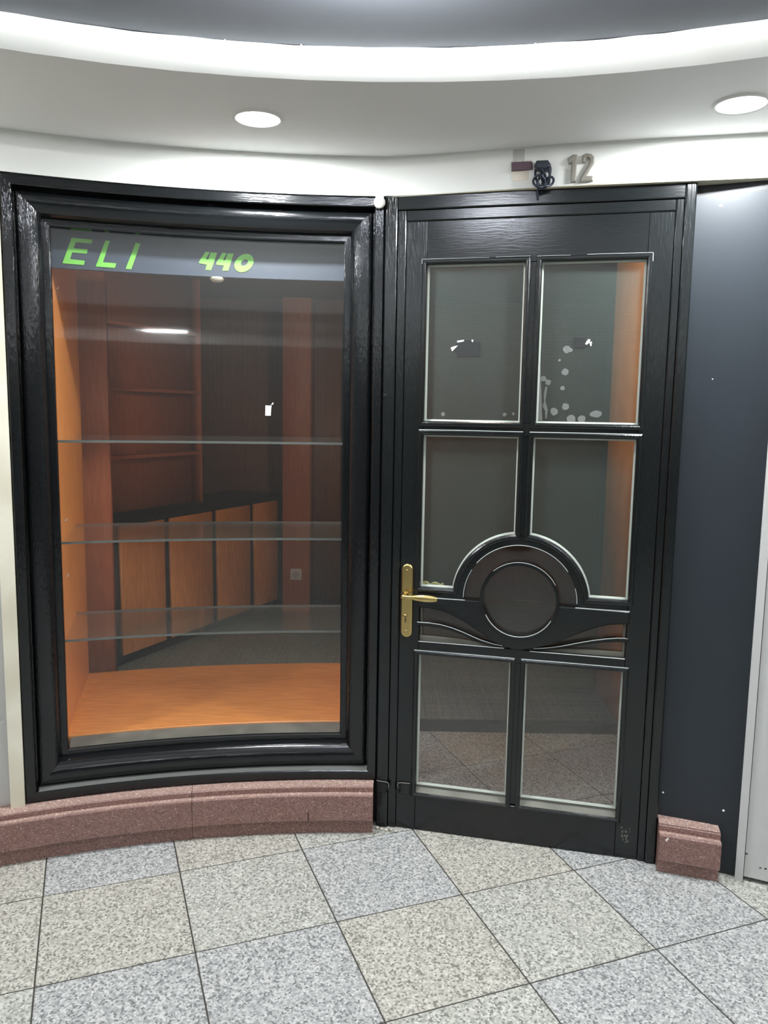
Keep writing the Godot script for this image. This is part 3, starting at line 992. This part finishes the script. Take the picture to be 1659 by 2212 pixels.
	for k in panes.size():
		var o: Array = panes[k][0]
		st = sh()
		var edge := o
		if k > 3:
			edge = rect(o[0].x, 0.137, o[1].x, 0.637)
		around(st, edge, [Vector2(0.0, -0.024), Vector2(-0.001, -0.003), Vector2(0.002, 0.003), Vector2(0.006, 0.0055), Vector2(0.011, 0.0055), Vector2(0.0145, 0.003), Vector2(0.016, -0.001)])
		part("moulding", st, M.leaf, d)
		st = sh()
		around(st, o, [Vector2(-0.0065, -0.0245), Vector2(-0.006, -0.020), Vector2(-0.0015, -0.015), Vector2(0.0005, -0.015), Vector2(0.0005, -0.0245)])
		part("putty_bead", st, M.putty, d)
		st = sh()
		prism(st, offset(ccw(o), -0.001), -0.0275, -0.0235)
		glass.append(part("glass_pane", st, panes[k][1], d))
	# sloping bottom ledges of the lowest panes
	for u in [[0.0, 0.314], [0.361, 0.676]]:
		st = sh()
		grid(st, [[Vector3(u[0], 0.164, -0.022), Vector3(u[1], 0.164, -0.022)], [Vector3(u[0], 0.152, -0.017), Vector3(u[1], 0.152, -0.017)], [Vector3(u[0], 0.134, 0.001), Vector3(u[1], 0.134, 0.001)], [Vector3(u[0], 0.126, 0.001), Vector3(u[1], 0.126, 0.001)]], Vector3(0.3, 9, 9))
		part("pane_ledge", st, M.dusty, d, "dusty grey ledge")
	# glass and sill under the apron, half disc in the arch
	st = sh()
	prism(st, rect(0.0, 0.682, 0.678, 0.845), -0.0275, -0.0235)
	part("glass_pane", st, M.clear, d)
	st = sh()
	prism(st, [Vector2(cx + 0.187, 0.845)] + arc(cx, cy, 0.187, 0, PI, 30) + [Vector2(cx - 0.187, 0.845)], -0.0275, -0.0235)
	part("glass_pane", st, M.clear, d)
	for s in [[Vector2(0.0, 0.702), Vector2(0.10, 0.700), Vector2(0.19, 0.697), Vector2(0.27, 0.690), Vector2(0.29, 0.684), Vector2(0.0, 0.682)], [Vector2(0.677, 0.700), Vector2(0.58, 0.699), Vector2(0.47, 0.696), Vector2(0.40, 0.689), Vector2(0.375, 0.684), Vector2(0.677, 0.680)]]:
		st = sh()
		prism(st, s, -0.023, -0.012, 0.002)
		part("pane_ledge", st, M.dusty, d, "dusty grey ledge")
	for u in [0.002, 0.668]:
		st = sh()
		prism(st, rect(u, 0.70, u + 0.007, 0.80), -0.023, -0.016)
		part("putty_bead", st, M.dusty, d)
	# thin round ring
	st = sh()
	var ring := [[], [], [], [], [], []]
	var rp := [Vector2(0.1195, -0.028), Vector2(0.1195, 0.006), Vector2(0.121, 0.009), Vector2(0.128, 0.009), Vector2(0.130, 0.006), Vector2(0.130, -0.028)]
	for i in 64:
		var a := TAU * i / 64
		for k in 6:
			ring[k].append(Vector3(cx + rp[k].x * cos(a), cy + rp[k].x * sin(a), rp[k].y))
	for k in 5:
		var to := Vector3(cx, cy, 0) if k == 0 else Vector3(cx, cy, 99)
		if k == 4:
			grid(st, [ring[k], ring[k + 1]], Vector3(cx, cy, -1), [9 + k], true)
		else:
			grid(st, [ring[k], ring[k + 1]], to, [9 + k], true)
	part("round_ring", st, M.leaf, d)
	# thin pale lines drawn along the door edges
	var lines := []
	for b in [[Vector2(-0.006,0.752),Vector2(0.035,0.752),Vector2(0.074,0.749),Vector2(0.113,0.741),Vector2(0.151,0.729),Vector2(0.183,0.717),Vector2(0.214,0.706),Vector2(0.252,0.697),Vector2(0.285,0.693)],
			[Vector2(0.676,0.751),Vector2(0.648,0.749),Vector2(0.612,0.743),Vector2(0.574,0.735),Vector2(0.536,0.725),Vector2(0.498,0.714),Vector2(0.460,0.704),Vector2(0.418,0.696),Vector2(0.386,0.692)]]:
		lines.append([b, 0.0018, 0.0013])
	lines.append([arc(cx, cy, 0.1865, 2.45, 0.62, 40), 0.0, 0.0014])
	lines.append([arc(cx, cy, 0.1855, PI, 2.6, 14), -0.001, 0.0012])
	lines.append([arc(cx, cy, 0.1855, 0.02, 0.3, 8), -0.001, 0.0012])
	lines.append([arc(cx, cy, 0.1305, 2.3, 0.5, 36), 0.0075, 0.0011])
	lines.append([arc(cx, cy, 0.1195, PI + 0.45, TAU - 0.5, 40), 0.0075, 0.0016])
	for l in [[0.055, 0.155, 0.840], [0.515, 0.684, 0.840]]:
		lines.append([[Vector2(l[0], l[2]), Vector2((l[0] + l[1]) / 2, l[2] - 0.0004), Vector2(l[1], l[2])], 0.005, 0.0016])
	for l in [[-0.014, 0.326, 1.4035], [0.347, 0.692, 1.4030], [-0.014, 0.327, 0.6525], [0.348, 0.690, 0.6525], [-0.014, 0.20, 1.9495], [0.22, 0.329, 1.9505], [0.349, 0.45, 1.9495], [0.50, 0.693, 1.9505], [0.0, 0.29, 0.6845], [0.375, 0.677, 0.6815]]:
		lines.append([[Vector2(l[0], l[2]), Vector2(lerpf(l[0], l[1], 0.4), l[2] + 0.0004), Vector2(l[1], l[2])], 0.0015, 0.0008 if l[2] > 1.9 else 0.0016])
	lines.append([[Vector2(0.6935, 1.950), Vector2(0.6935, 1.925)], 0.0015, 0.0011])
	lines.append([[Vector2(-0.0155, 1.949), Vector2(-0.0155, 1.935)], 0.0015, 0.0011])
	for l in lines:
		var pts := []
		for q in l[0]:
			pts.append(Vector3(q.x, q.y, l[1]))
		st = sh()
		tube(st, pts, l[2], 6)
		part("pale_edge", st, M.pale_line, d, "thin pale edge line")
	# white bits, tape and glue on the patterned glass
	for s in [[1,0.451,1.666,0.0120],[1,0.463,1.663,0.0062],[1,0.430,1.632,0.0041],[1,0.449,1.595,0.0110],[1,0.443,1.544,0.0069],[1,0.455,1.486,0.0111],[1,0.474,1.447,0.0131],[1,0.506,1.448,0.0120],[1,0.550,1.464,0.0187],[1,0.420,1.470,0.0119],[1,0.382,1.574,0.0091],[1,0.397,1.562,0.0091],[0,0.263,1.458,0.0065],[0,0.291,1.461,0.0050],[0,0.061,1.456,0.0067]]:
		var blob := []
		for i in 16:
			var a := TAU * i / 16
			var r: float = s[3] * (1.0 + rng.randf_range(-0.12, 0.12))
			blob.append(Vector2(s[1] + r * cos(a), s[2] + r * sin(a) * (0.62 if s[3] > 0.018 else 1.0)))
		st = sh()
		prism(st, blob, -0.0234, -0.0225, 0.0004)
		part("glue_spot", st, M.stain, glass[s[0]])
	for s in [[1, [Vector2(0.389,1.549),Vector2(0.396,1.549),Vector2(0.393,1.521),Vector2(0.391,1.503),Vector2(0.400,1.478),Vector2(0.398,1.446),Vector2(0.393,1.450),Vector2(0.392,1.471),Vector2(0.383,1.487),Vector2(0.388,1.503),Vector2(0.385,1.521)], "glue_drip", M.stain],
			[1, [Vector2(0.366,1.687),Vector2(0.373,1.591),Vector2(0.384,1.441),Vector2(0.366,1.440)], "tape_strip", M.stain],
			[0, [Vector2(0.105,1.694),Vector2(0.139,1.697),Vector2(0.176,1.690),Vector2(0.177,1.645),Vector2(0.104,1.644),Vector2(0.095,1.669)], "tape_square", M.tape],
			[1, [Vector2(0.472,1.703),Vector2(0.508,1.703),Vector2(0.507,1.671),Vector2(0.475,1.671)], "tape_square", M.tape],
			[0, [Vector2(0.101,1.694),Vector2(0.124,1.697),Vector2(0.124,1.692),Vector2(0.103,1.688)], "white_bit", M.chip],
			[0, [Vector2(0.148,1.697),Vector2(0.154,1.697),Vector2(0.154,1.690),Vector2(0.150,1.690)], "white_bit", M.chip],
			[0, [Vector2(0.081,1.672),Vector2(0.091,1.676),Vector2(0.105,1.679),Vector2(0.096,1.670),Vector2(0.086,1.660)], "white_bit", M.chip],
			[1, [Vector2(0.506,1.682),Vector2(0.515,1.697),Vector2(0.522,1.696),Vector2(0.520,1.687),Vector2(0.512,1.680)], "white_bit", M.chip],
			[1, [Vector2(0.519,1.687),Vector2(0.527,1.690),Vector2(0.526,1.675),Vector2(0.523,1.676)], "white_bit", M.chip]]:
		st = sh()
		prism(st, s[1], -0.0234, -0.0218 if s[3] == M.chip else -0.0225)
		part(s[2], st, s[3], glass[s[0]])
	build_handle(d)
	# keyhole plug on the jamb and a screw
	for s in [[-0.13, 1.513, 0.0065], [-0.0455, 0.165, 0.004], [-0.036, 0.158, 0.003], [0.79, 0.151, 0.004]]:
		st = sh()
		lathe(st, [Vector2(s[2], 0), Vector2(s[2] * 0.9, 0.0025), Vector2(s[2] * 0.45, 0.003), Vector2(s[2] * 0.4, 0.001), Vector2(0, 0.001)], 14)
		var q := part("screw", st, M.gloss, d)
		q.transform = Transform3D(Basis(Vector3.RIGHT, PI / 2), Vector3(s[0], s[1], 0.012 if s[0] < -0.1 else 0.0))
	# hasp plates for a padlock at the foot
	for s in [[-0.135, 0.173, 1.0, 0.013], [-0.019, 0.171, -1.0, 0.001]]:
		st = sh()
		var o := []
		for q in [Vector2(0, 0), Vector2(0.036, -0.001), Vector2(0.043, -0.004), Vector2(0.046, -0.011), Vector2(0.042, -0.03), Vector2(0.030, -0.042), Vector2(0, -0.042)]:
			o.append(Vector2(s[0] + q.x * s[2], s[1] + q.y))
		prism(st, o, s[3] - 0.001, s[3] + 0.005, 0.0015)
		var h := part("hasp_plate", st, M.gloss, d)
		st = sh()
		var loop := []
		for i in 13:
			var a := -PI / 2 + PI * i / 12.0
			loop.append(Vector3(s[0] + s[2] * 0.036, s[1] - 0.022 + 0.012 * sin(a), s[3] + 0.004 + 0.016 * cos(a)))
		tube(st, loop, 0.0028, 8)
		part("hasp_loop", st, M.gloss, h)
		st = sh()
		tube(st, [Vector3(s[0], s[1] + 0.0005, s[3] + 0.0045), Vector3(s[0] + s[2] * 0.033, s[1] - 0.0005, s[3] + 0.0045), Vector3(s[0] + s[2] * 0.041, s[1] - 0.003, s[3] + 0.0045), Vector3(s[0] + s[2] * 0.044, s[1] - 0.010, s[3] + 0.0045), Vector3(s[0] + s[2] * 0.041, s[1] - 0.022, s[3] + 0.0045)], 0.0013, 6)
		part("pale_edge", st, M.chrome, h, "painted glint along the edge")  # silvery tube painting the glint on the plate's top edge
	# weathered knocks in the paint
	st = sh()
	for i in 26:
		var u := 0.712 + rng.randf_range(-0.016, 0.014)
		var v := 0.085 + rng.randf_range(-0.028, 0.028)
		var r := rng.randf_range(0.0008, 0.0026)
		prism(st, [Vector2(u - r, v), Vector2(u, v - r * 1.8), Vector2(u + r, v + r * 0.3), Vector2(u + r * 0.2, v + r * 1.7)], 0.0, 0.0006)
	var kn := part("chipped_paint", st, M.dusty, d)
	kn.set_meta("kind", "stuff")

func build_handle(d: Node3D) -> void:
	var h := Node3D.new()
	h.name = "door_handle"
	d.add_child(h)
	h.position = Vector3(-0.0425, 0.824, 0.0)
	h.set_meta("label", "polished brass lever handle on a long plate")
	var st := sh()
	var cap := arc(0, 0.1075, 0.0205, 0, PI, 14) + arc(0, -0.1075, 0.0205, PI, TAU, 14)
	var rows := []
	var c := ccw(cap)
	for f in [Vector2(0, 0), Vector2(0, 0.004), Vector2(-0.0025, 0.0075), Vector2(-0.0055, 0.0085)]:
		var row := []
		for q in offset(c, f.x):
			row.append(Vector3(q.x, q.y, f.y))
		rows.append(row)
	grid(st, rows, Vector3(0, 0, 9), [1, 1, 1], true)
	fill(st, offset(c, -0.0055), 0.0085)
	part("plate", st, M.brass, h)
	st = sh()
	lathe(st, [Vector2(0.0105, 0.008), Vector2(0.0105, 0.014), Vector2(0.009, 0.017), Vector2(0.0075, 0.020), Vector2(0.0075, 0.040), Vector2(0.0085, 0.048), Vector2(0.0075, 0.054), Vector2(0.0, 0.056)], 24)
	var hub := part("spindle", st, M.brass, h)
	hub.transform = Transform3D(Basis(Vector3.RIGHT, PI / 2), Vector3(-0.004, 0.023, 0.0))
	# lever: a spindle-shaped grip on a slim neck
	st = sh()
	var prof := []
	for i in 25:
		var t := i / 24.0
		var r := 0.0055
		if t > 0.25:
			var s := (t - 0.25) / 0.75
			r = 0.0055 + 0.0070 * pow(sin(PI * minf(1.0, s * 0.96 + 0.02)), 0.8)
			if t > 0.93:
				r *= sqrt(maxf(0.0, 1.0 - pow((t - 0.93) / 0.07, 2.0)))
		prof.append(Vector2(r if i < 24 else 0.0, t * 0.121))
	lathe(st, prof, 20)
	var lv := part("lever", st, M.brass, h)
	lv.transform = Transform3D(Basis(Vector3(0, 0, 1), -PI / 2 - 0.01) * Basis.from_scale(Vector3(1, 1, 0.75)), Vector3(-0.006, 0.023, 0.049))
	st = sh()
	lathe(st, [Vector2(0.0075, 0.007), Vector2(0.0075, 0.0115), Vector2(0.0062, 0.013), Vector2(0, 0.013)], 20)
	prism(st, rect(-0.0035, -0.0145, 0.0035, 0.0), 0.0, 0.0)
	var cy := part("lock_cylinder", st, M.brass, h)
	cy.transform = Transform3D(Basis(Vector3.RIGHT, PI / 2), Vector3(-0.005, -0.053, 0.0))
	st = sh()
	prism(st, rect(-0.0012, -0.022, 0.0012, 0.003), 0.008, 0.0135)
	var kh := part("key_slot", st, M.keyhole, h)
	kh.position = Vector3(-0.003, -0.052, 0.0)
	for v in [0.106, -0.105]:
		st = sh()
		lathe(st, [Vector2(0.0035, 0.008), Vector2(0.003, 0.0098), Vector2(0, 0.0104)], 14)
		var q := part("screw", st, M.brass, h)
		q.transform = Transform3D(Basis(Vector3.RIGHT, PI / 2), Vector3(-0.001, v, 0.0))

func build_right_door() -> void:
	var d := thing("door_2", "white painted metal door and jamb at the right edge", "door", Transform3D(), "", "structure")
	var st := sh()
	var r := ring_path(0.4135, 0.4215, 2.96, 2)
	sweep(st, r[0], r[1], [Vector2(-0.06, 0.0), Vector2(0.012, 0.0), Vector2(0.012, 2.1465), Vector2(-0.06, 2.1465)], Vector3.ZERO)
	part("jamb", st, M.metaldoor, d)
	st = sh()
	r = ring_path(0.4222, 0.6, 2.965, 12)
	sweep(st, r[0], r[1], [Vector2(-0.05, 0.014), Vector2(0.006, 0.014), Vector2(0.008, 0.016), Vector2(0.008, 2.12), Vector2(-0.05, 2.12)], Vector3.ZERO)
	part("leaf", st, M.metaldoor, d)
	st = sh()
	sweep(st, r[0], r[1], [Vector2(-0.06, 2.1), Vector2(-0.02, 2.1), Vector2(-0.02, 2.1465), Vector2(-0.06, 2.1465)], Vector3.ZERO)
	part("head", st, M.metaldoor, d)
	for s in [[0.4232, 0.092, 0.004, 0.0018], [0.4375, 0.056, 0.003, 0.0015], [0.4425, 0.057, 0.003, 0.002]]:
		var q := part("paint_chip", patch(rect(-s[2], -s[3], s[2], s[3]), 0.0008), M.crack, d)
		q.transform = Transform3D(Basis(Vector3.UP, -s[0]), cyl(s[0], s[1], 2.9568))

# ---------------------------------------------------------------- small things on the wall
func wall_tf(u: float, v: float, n: float) -> Transform3D:
	return Transform3D(door_tf().basis, DOOR_AT + DU * u + DN * n + Vector3(0, v, 0))

func build_small() -> void:
	# house number
	var one := [Vector2(0.429,2.222),Vector2(0.444,2.235),Vector2(0.457,2.234),Vector2(0.457,2.157),Vector2(0.441,2.156),Vector2(0.441,2.213),Vector2(0.432,2.209)]
	var two := [Vector2(0.471,2.227),Vector2(0.476,2.233),Vector2(0.484,2.236),Vector2(0.498,2.233),Vector2(0.507,2.224),Vector2(0.507,2.208),Vector2(0.487,2.172),Vector2(0.506,2.170),Vector2(0.506,2.156),Vector2(0.467,2.155),Vector2(0.470,2.167),Vector2(0.493,2.207),Vector2(0.494,2.218),Vector2(0.487,2.225),Vector2(0.482,2.221),Vector2(0.481,2.210),Vector2(0.471,2.211)]
	for k in 2:
		var st := sh()
		prism(st, one if k == 0 else two, 0.0, 0.012, 0.003)
		var o := part("house_numeral", st, M.chrome, self)
		o.transform = Transform3D(door_tf().basis, DOOR_AT + DN * (0.0285 if k == 0 else 0.0300))
		tag(o, "raised silvery numeral 1 on the white wall above the door" if k == 0 else "raised silvery numeral 2, right of the 1, above the door", "numeral", "door number")
	# bracket where something was taken down
	var b := thing("wall_bracket", "flat dull purple bracket on the white wall left of the cable", "bracket", wall_tf(0.2935, 2.2125, 0.0215))
	var st2 := sh()
	prism(st2, [Vector2(-0.0325, 0.0125), Vector2(0.0305, 0.0115), Vector2(0.0325, -0.0115), Vector2(-0.0315, -0.0125)], 0.0, 0.012, 0.002)
	part("plate", st2, M.maroon, b)
	for x in [-0.006, 0.021]:
		st2 = sh()
		prism(st2, rect(x - 0.008, 0.011, x + 0.006, 0.017), 0.002, 0.008, 0.001)
		part("clip", st2, M.plastic, b, "white clip")
	st2 = sh()
	prism(st2, [Vector2(-0.0285, -0.0125), Vector2(0.0325, -0.0125), Vector2(0.0335, -0.0415), Vector2(-0.0255, -0.0415)], -0.004, 0.002, 0.0005)
	part("foam_pad", st2, M.pale, b, "beige foam pad")
	st2 = sh()
	prism(st2, [Vector2(-0.0285, 0.0135), Vector2(0.0315, 0.0135), Vector2(0.0315, 0.050), Vector2(-0.0285, 0.052)], -0.004, 0.0012, 0.0004)
	part("grey_patch", st2, M.pale_grey, b, "thin greyish patch")  # thin patch, slightly greyer than the plaster, above the plate
	# knotted cable
	var c := thing("cable_bundle", "knotted black cable hanging on the white wall above the door", "cable", wall_tf(0.356, 2.19, 0.027))
	st2 = sh()
	prism(st2, [Vector2(-0.018, 0.032), Vector2(0.016, 0.031), Vector2(0.025, 0.018), Vector2(0.018, 0.001), Vector2(-0.017, 0.005), Vector2(-0.025, 0.016)], 0.0, 0.022, 0.006)
	part("plug", st2, M.cable, c)
	for l in [[-0.004, -0.018, 0.014, 0.033, 0.35, 0.012], [0.006, -0.020, 0.013, 0.034, -0.45, 0.018], [-0.008, -0.031, 0.016, 0.019, 0.9, 0.022], [0.018, -0.032, 0.018, 0.011, 0.5, 0.016], [0.010, -0.012, 0.012, 0.028, 0.1, 0.008]]:
		st2 = sh()
		var pts := []
		for i in 26:
			var a := TAU * i / 26
			var q := Vector2(l[2] * cos(a), l[3] * sin(a)).rotated(l[4])
			pts.append(Vector3(l[0] + q.x, l[1] + q.y, l[5] + 0.006 * sin(2 * a + l[4])))
		tube(st2, pts, 0.0037, 8, true)
		part("loop", st2, M.cable, c)
	st2 = sh()
	tube(st2, [Vector3(-0.006, -0.042, 0.014), Vector3(-0.010, -0.047, 0.010), Vector3(-0.014, -0.056, 0.006), Vector3(-0.012, -0.072, -0.012)], 0.0032, 8)
	part("tail", st2, M.cable, c)
	# white cap in the corner
	var w := thing("round_cap", "small round white cap where window and door frames meet at the top", "cap", Transform3D(Basis(Vector3.UP, 0.0) * Basis(Vector3.RIGHT, PI / 2), Vector3(-0.0302, 2.1253, -2.632)))
	st2 = sh()
	lathe(st2, [Vector2(0.0185, 0), Vector2(0.0185, 0.005), Vector2(0.0165, 0.0075), Vector2(0, 0.009)], 32)
	part("disc", st2, M.plastic, w)
	st2 = sh()
	prism(st2, rect(-0.013, 0.012, 0.014, 0.03), 0.0, 0.006, 0.001)
	var s := part("filler", st2, M.white, w)
	s.transform = Transform3D(Basis(Vector3.RIGHT, -PI / 2), Vector3.ZERO)
	# grit swept into the corner by the door
	for k in 5:
		var st := sh()
		var pr := []
		var r0 := rng.randf_range(0.004, 0.009)
		for i in 5:
			pr.append(Vector2(r0 * sin(PI * i / 4.0) * rng.randf_range(0.8, 1.1), r0 * 0.6 * (1.0 - cos(PI * i / 4.0)) / 1.0))
		pr[0].x = 0
		pr[4].x = 0
		lathe(st, pr, 7)
		var g := part("grit_crumb", st, M.pale, self)
		tag(g, "small pale crumb of grit in the corner between plinth and door", "grit", "crumbs of grit by the door")
		g.position = DOOR_AT + DU * (-0.128 + 0.017 * k) + DN * (0.028 + 0.004 * (k % 3))
		g.rotation.y = k * 1.3
	# yellowish rag behind the left pane
	var rag := sh()
	var rr := []
	for i in 13:
		var x := lerpf(0.004, 0.075, i / 12.0)
		rr.append(Vector3(x, 0.876 + 0.004 * sin(i * 1.1), -0.042 + 0.004 * cos(i * 1.7)))
	tube(rag, rr, 0.007, 8)
	var ro := part("yellow_rag", rag, M.rag, self)
	ro.transform = door_tf()
	tag(ro, "rolled yellowish rag lying behind the door glass above the brass lever", "rag")

# ---------------------------------------------------------------- inside the dark shop
func build_shop() -> void:
	var bk := thing("wall_back", "dark brown back wall of the unlit shop", "wall", Transform3D(), "", "structure")
	var st := sh()
	box(st, Vector3(-0.5, 1.1, -5.78), Vector3(4.6, 2.3, 0.1))
	part("panelling", st, M.brown, bk)
	for x in [-0.30]:
		st = sh()
		box(st, Vector3(x, 1.1, -5.715), Vector3(0.03, 2.1, 0.03), 0.004)
		part("batten", st, M.darkwood, bk)
	var sl := thing("wall_shop_left", "dim wall closing the shop on the left", "wall", Transform3D(), "", "structure")
	st = sh()
	box(st, Vector3(-2.35, 1.1, -4.3), Vector3(0.1, 2.4, 3.2))
	part("plaster", st, M.interior, sl)
	st = sh()
	box(st, Vector3(-1.87, 1.1, -2.93), Vector3(0.9, 2.4, 0.08))
	part("return_wall", st, M.interior, sl)
	var sr := thing("wall_shop_right", "dim wall closing the shop on the right", "wall", Transform3D(), "", "structure")
	st = sh()
	box(st, Vector3(1.62, 1.1, -4.1), Vector3(0.1, 2.4, 3.6))
	part("plaster", st, M.brown, sr)
	st = sh()
	box(st, Vector3(1.45, 1.1, -2.47), Vector3(0.5, 2.4, 0.06))
	part("return_wall", st, M.interior, sr)
	var cs := thing("ceiling_shop", "dark ceiling of the unlit shop", "ceiling", Transform3D(), "", "structure")
	st = sh()
	box(st, Vector3(-0.35, 2.27, -4.35), Vector3(4.1, 0.06, 3.0))
	part("board", st, M.interior, cs)
	var fp := thing("floor_platform", "low granite platform across the shop floor behind the door", "platform", Transform3D(), "", "structure")
	st = sh()
	box(st, Vector3(-0.4, 0.03, -4.64), Vector3(3.9, 0.06, 2.29), 0.0)
	var pl := mat(hexa(160, 160, 152), 0.4)
	triplanar(pl, M.granite1.albedo_texture, Vector3(1.25, 1.25, 1.25))
	part("slab", st, pl, fp)
	st = sh()
	box(st, Vector3(-0.4, 0.028, -3.492), Vector3(3.9, 0.056, 0.012), 0.001)
	part("riser", st, M.darkwood, fp)
	# added bulb, out of sight under the shop ceiling, lighting the orange board
	var lb := thing("ceiling_light", "added unseen dim bulb under the shop ceiling just inside the door", "light", Transform3D(Basis(), Vector3(0.35, 2.2, -3.15)))
	st = sh()
	lathe(st, [Vector2(0.0, -0.045), Vector2(0.02, -0.038), Vector2(0.03, -0.018), Vector2(0.024, 0.004), Vector2(0.014, 0.018), Vector2(0.0, 0.02)], 20)
	var lm := mat(Color.WHITE, 0.5)
	lm.emission_enabled = true
	lm.emission = Color(1.0, 0.95, 0.88)
	lm.emission_energy_multiplier = 3.0
	part("bulb", st, lm, lb)
	st = sh()
	lathe(st, [Vector2(0.02, 0.012), Vector2(0.022, 0.04), Vector2(0.0, 0.04)], 20)
	part("holder", st, M.plastic, lb)
	var ol := OmniLight3D.new()
	ol.name = "added_bulb_light"
	ol.light_energy = ADDED_SHOP_BULB
	ol.light_color = Color(1.0, 0.96, 0.9)
	ol.light_size = 0.025
	ol.omni_range = 9.0
	ol.omni_attenuation = 2.0
	ol.shadow_enabled = true
	lb.add_child(ol)
	ol.position = Vector3(0, -0.018, 0)
	# orange board behind the display cabinet
	st = sh()
	box(st, Vector3(-1.58, 1.1, -3.62), Vector3(0.64, 2.2, 0.03), 0.002)
	var ob := part("partition_board", st, M.brick, self)
	tag(ob, "tall dark orange board standing behind the left end of the display cabinet", "board")
	# pilaster with the socket
	var pi := thing("trim_2", "tall orange pilaster on the shop's back wall, carrying the wall socket", "pilaster", Transform3D(), "", "structure")
	st = sh()
	box(st, Vector3(-0.607, 1.13, -5.56), Vector3(0.19, 2.16, 0.3), 0.002)
	part("board", st, M.brick, pi)
	var so := thing("wall_socket", "white wall socket low on the orange pilaster inside the shop", "socket", Transform3D(Basis(), Vector3(-0.607, 0.325, -5.409)))
	st = sh()
	prism(st, rect(-0.04, -0.04, 0.04, 0.04), 0.0, 0.011, 0.003)
	part("plate", st, M.plastic, so)
	st = sh()
	around(st, disc(0, 0, 0.02, 0.02, 24), [Vector2(-0.002, 0.003), Vector2(0, 0.0125), Vector2(0.003, 0.0125), Vector2(0.004, 0.0105)])
	fill(st, disc(0, 0, 0.019, 0.019, 24), 0.0115)
	part("well", st, M.pale_grey, so)
	# base cabinets running back along the left
	var P := Vector3(-1.45, 0.06, -4.09)
	var Q := Vector3(-0.753, 0.06, -5.54)
	var d := (Q - P).normalized()
	var L := (Q - P).length()
	var nrm := -d.cross(Vector3.UP).normalized()
	if nrm.x < 0:
		nrm = -nrm
	var tf := Transform3D(Basis(d, Vector3.UP, d.cross(Vector3.UP)), P)
	var bc := thing("base_cabinet", "long low orange cabinet with dark worktop inside the shop", "cabinet", tf)
	var sgn := 1.0 if tf.basis.z.dot(Vector3(1, 0, 0.4)) > 0 else -1.0
	st = sh()
	box(st, Vector3(L / 2 - 0.2, 0.4, -0.2 * sgn), Vector3(L + 0.4, 0.78, 0.38))
	part("carcass", st, M.darkwood, bc)
	st = sh()
	box(st, Vector3(L / 2 - 0.2, 0.80, -0.19 * sgn), Vector3(L + 0.42, 0.035, 0.43), 0.003)
	part("worktop", st, M.darkwood, bc)
	for t in [[-0.24, 0.02], [0.05, 0.265], [0.295, 0.535], [0.565, 0.785], [0.815, 0.99]]:
		st = sh()
		var x0: float = t[0] * L
		var x1: float = t[1] * L
		box(st, Vector3((x0 + x1) / 2, 0.415, 0.002 * sgn), Vector3(x1 - x0, 0.71, 0.02), 0.002)
		part("door", st, M.orange, bc)
	# tall unit standing on the worktop
	var tu := thing("wall_cabinet", "tall reddish shelf unit standing on the worktop inside the shop", "cabinet", tf)
	st = sh()
	box(st, Vector3(L * 0.12, 1.50, -0.16 * sgn), Vector3(L * 0.85, 1.36, 0.02))
	part("back_panel", st, M.brick, tu)
	for v in [1.13, 1.5, 1.85]:
		st = sh()
		box(st, Vector3(L * 0.12, v, -0.12 * sgn), Vector3(L * 0.85, 0.02, 0.08), 0.002)
		part("shelf", st, M.brick, tu)
	for x in [-0.305, 0.545]:
		st = sh()
		box(st, Vector3(L * x, 1.50, -0.12 * sgn), Vector3(0.02, 1.36, 0.08), 0.002)
		part("side", st, M.brick, tu)
	# orange board to the right behind the door
	st = sh()
	var side := sh()
	prism(side, [Vector2(2.78, 0.004), Vector2(3.488, 0.004), Vector2(3.488, 0.062), Vector2(3.87, 0.062), Vector2(3.87, 2.2), Vector2(2.78, 2.2)], 0.0, 0.02, 0.001)
	join(st, side, Transform3D(Basis(Vector3(0, 0, -1), Vector3.UP, Vector3(1, 0, 0)), Vector3(1.09, 0, 0)))
	var rb := part("side_board", st, M.orange_board, self)
	tag(rb, "tall orange board inside the shop, seen through the right-hand door panes", "board")

func _ready() -> void:
	rng.seed = 20
	materials()
	camera_and_air()
	build_downlights()
	build_floor()
	build_ceiling()
	build_walls()
	build_plinths()
	build_window()
	build_cabinet()
	build_door()
	build_right_door()
	build_shop()
	build_small()
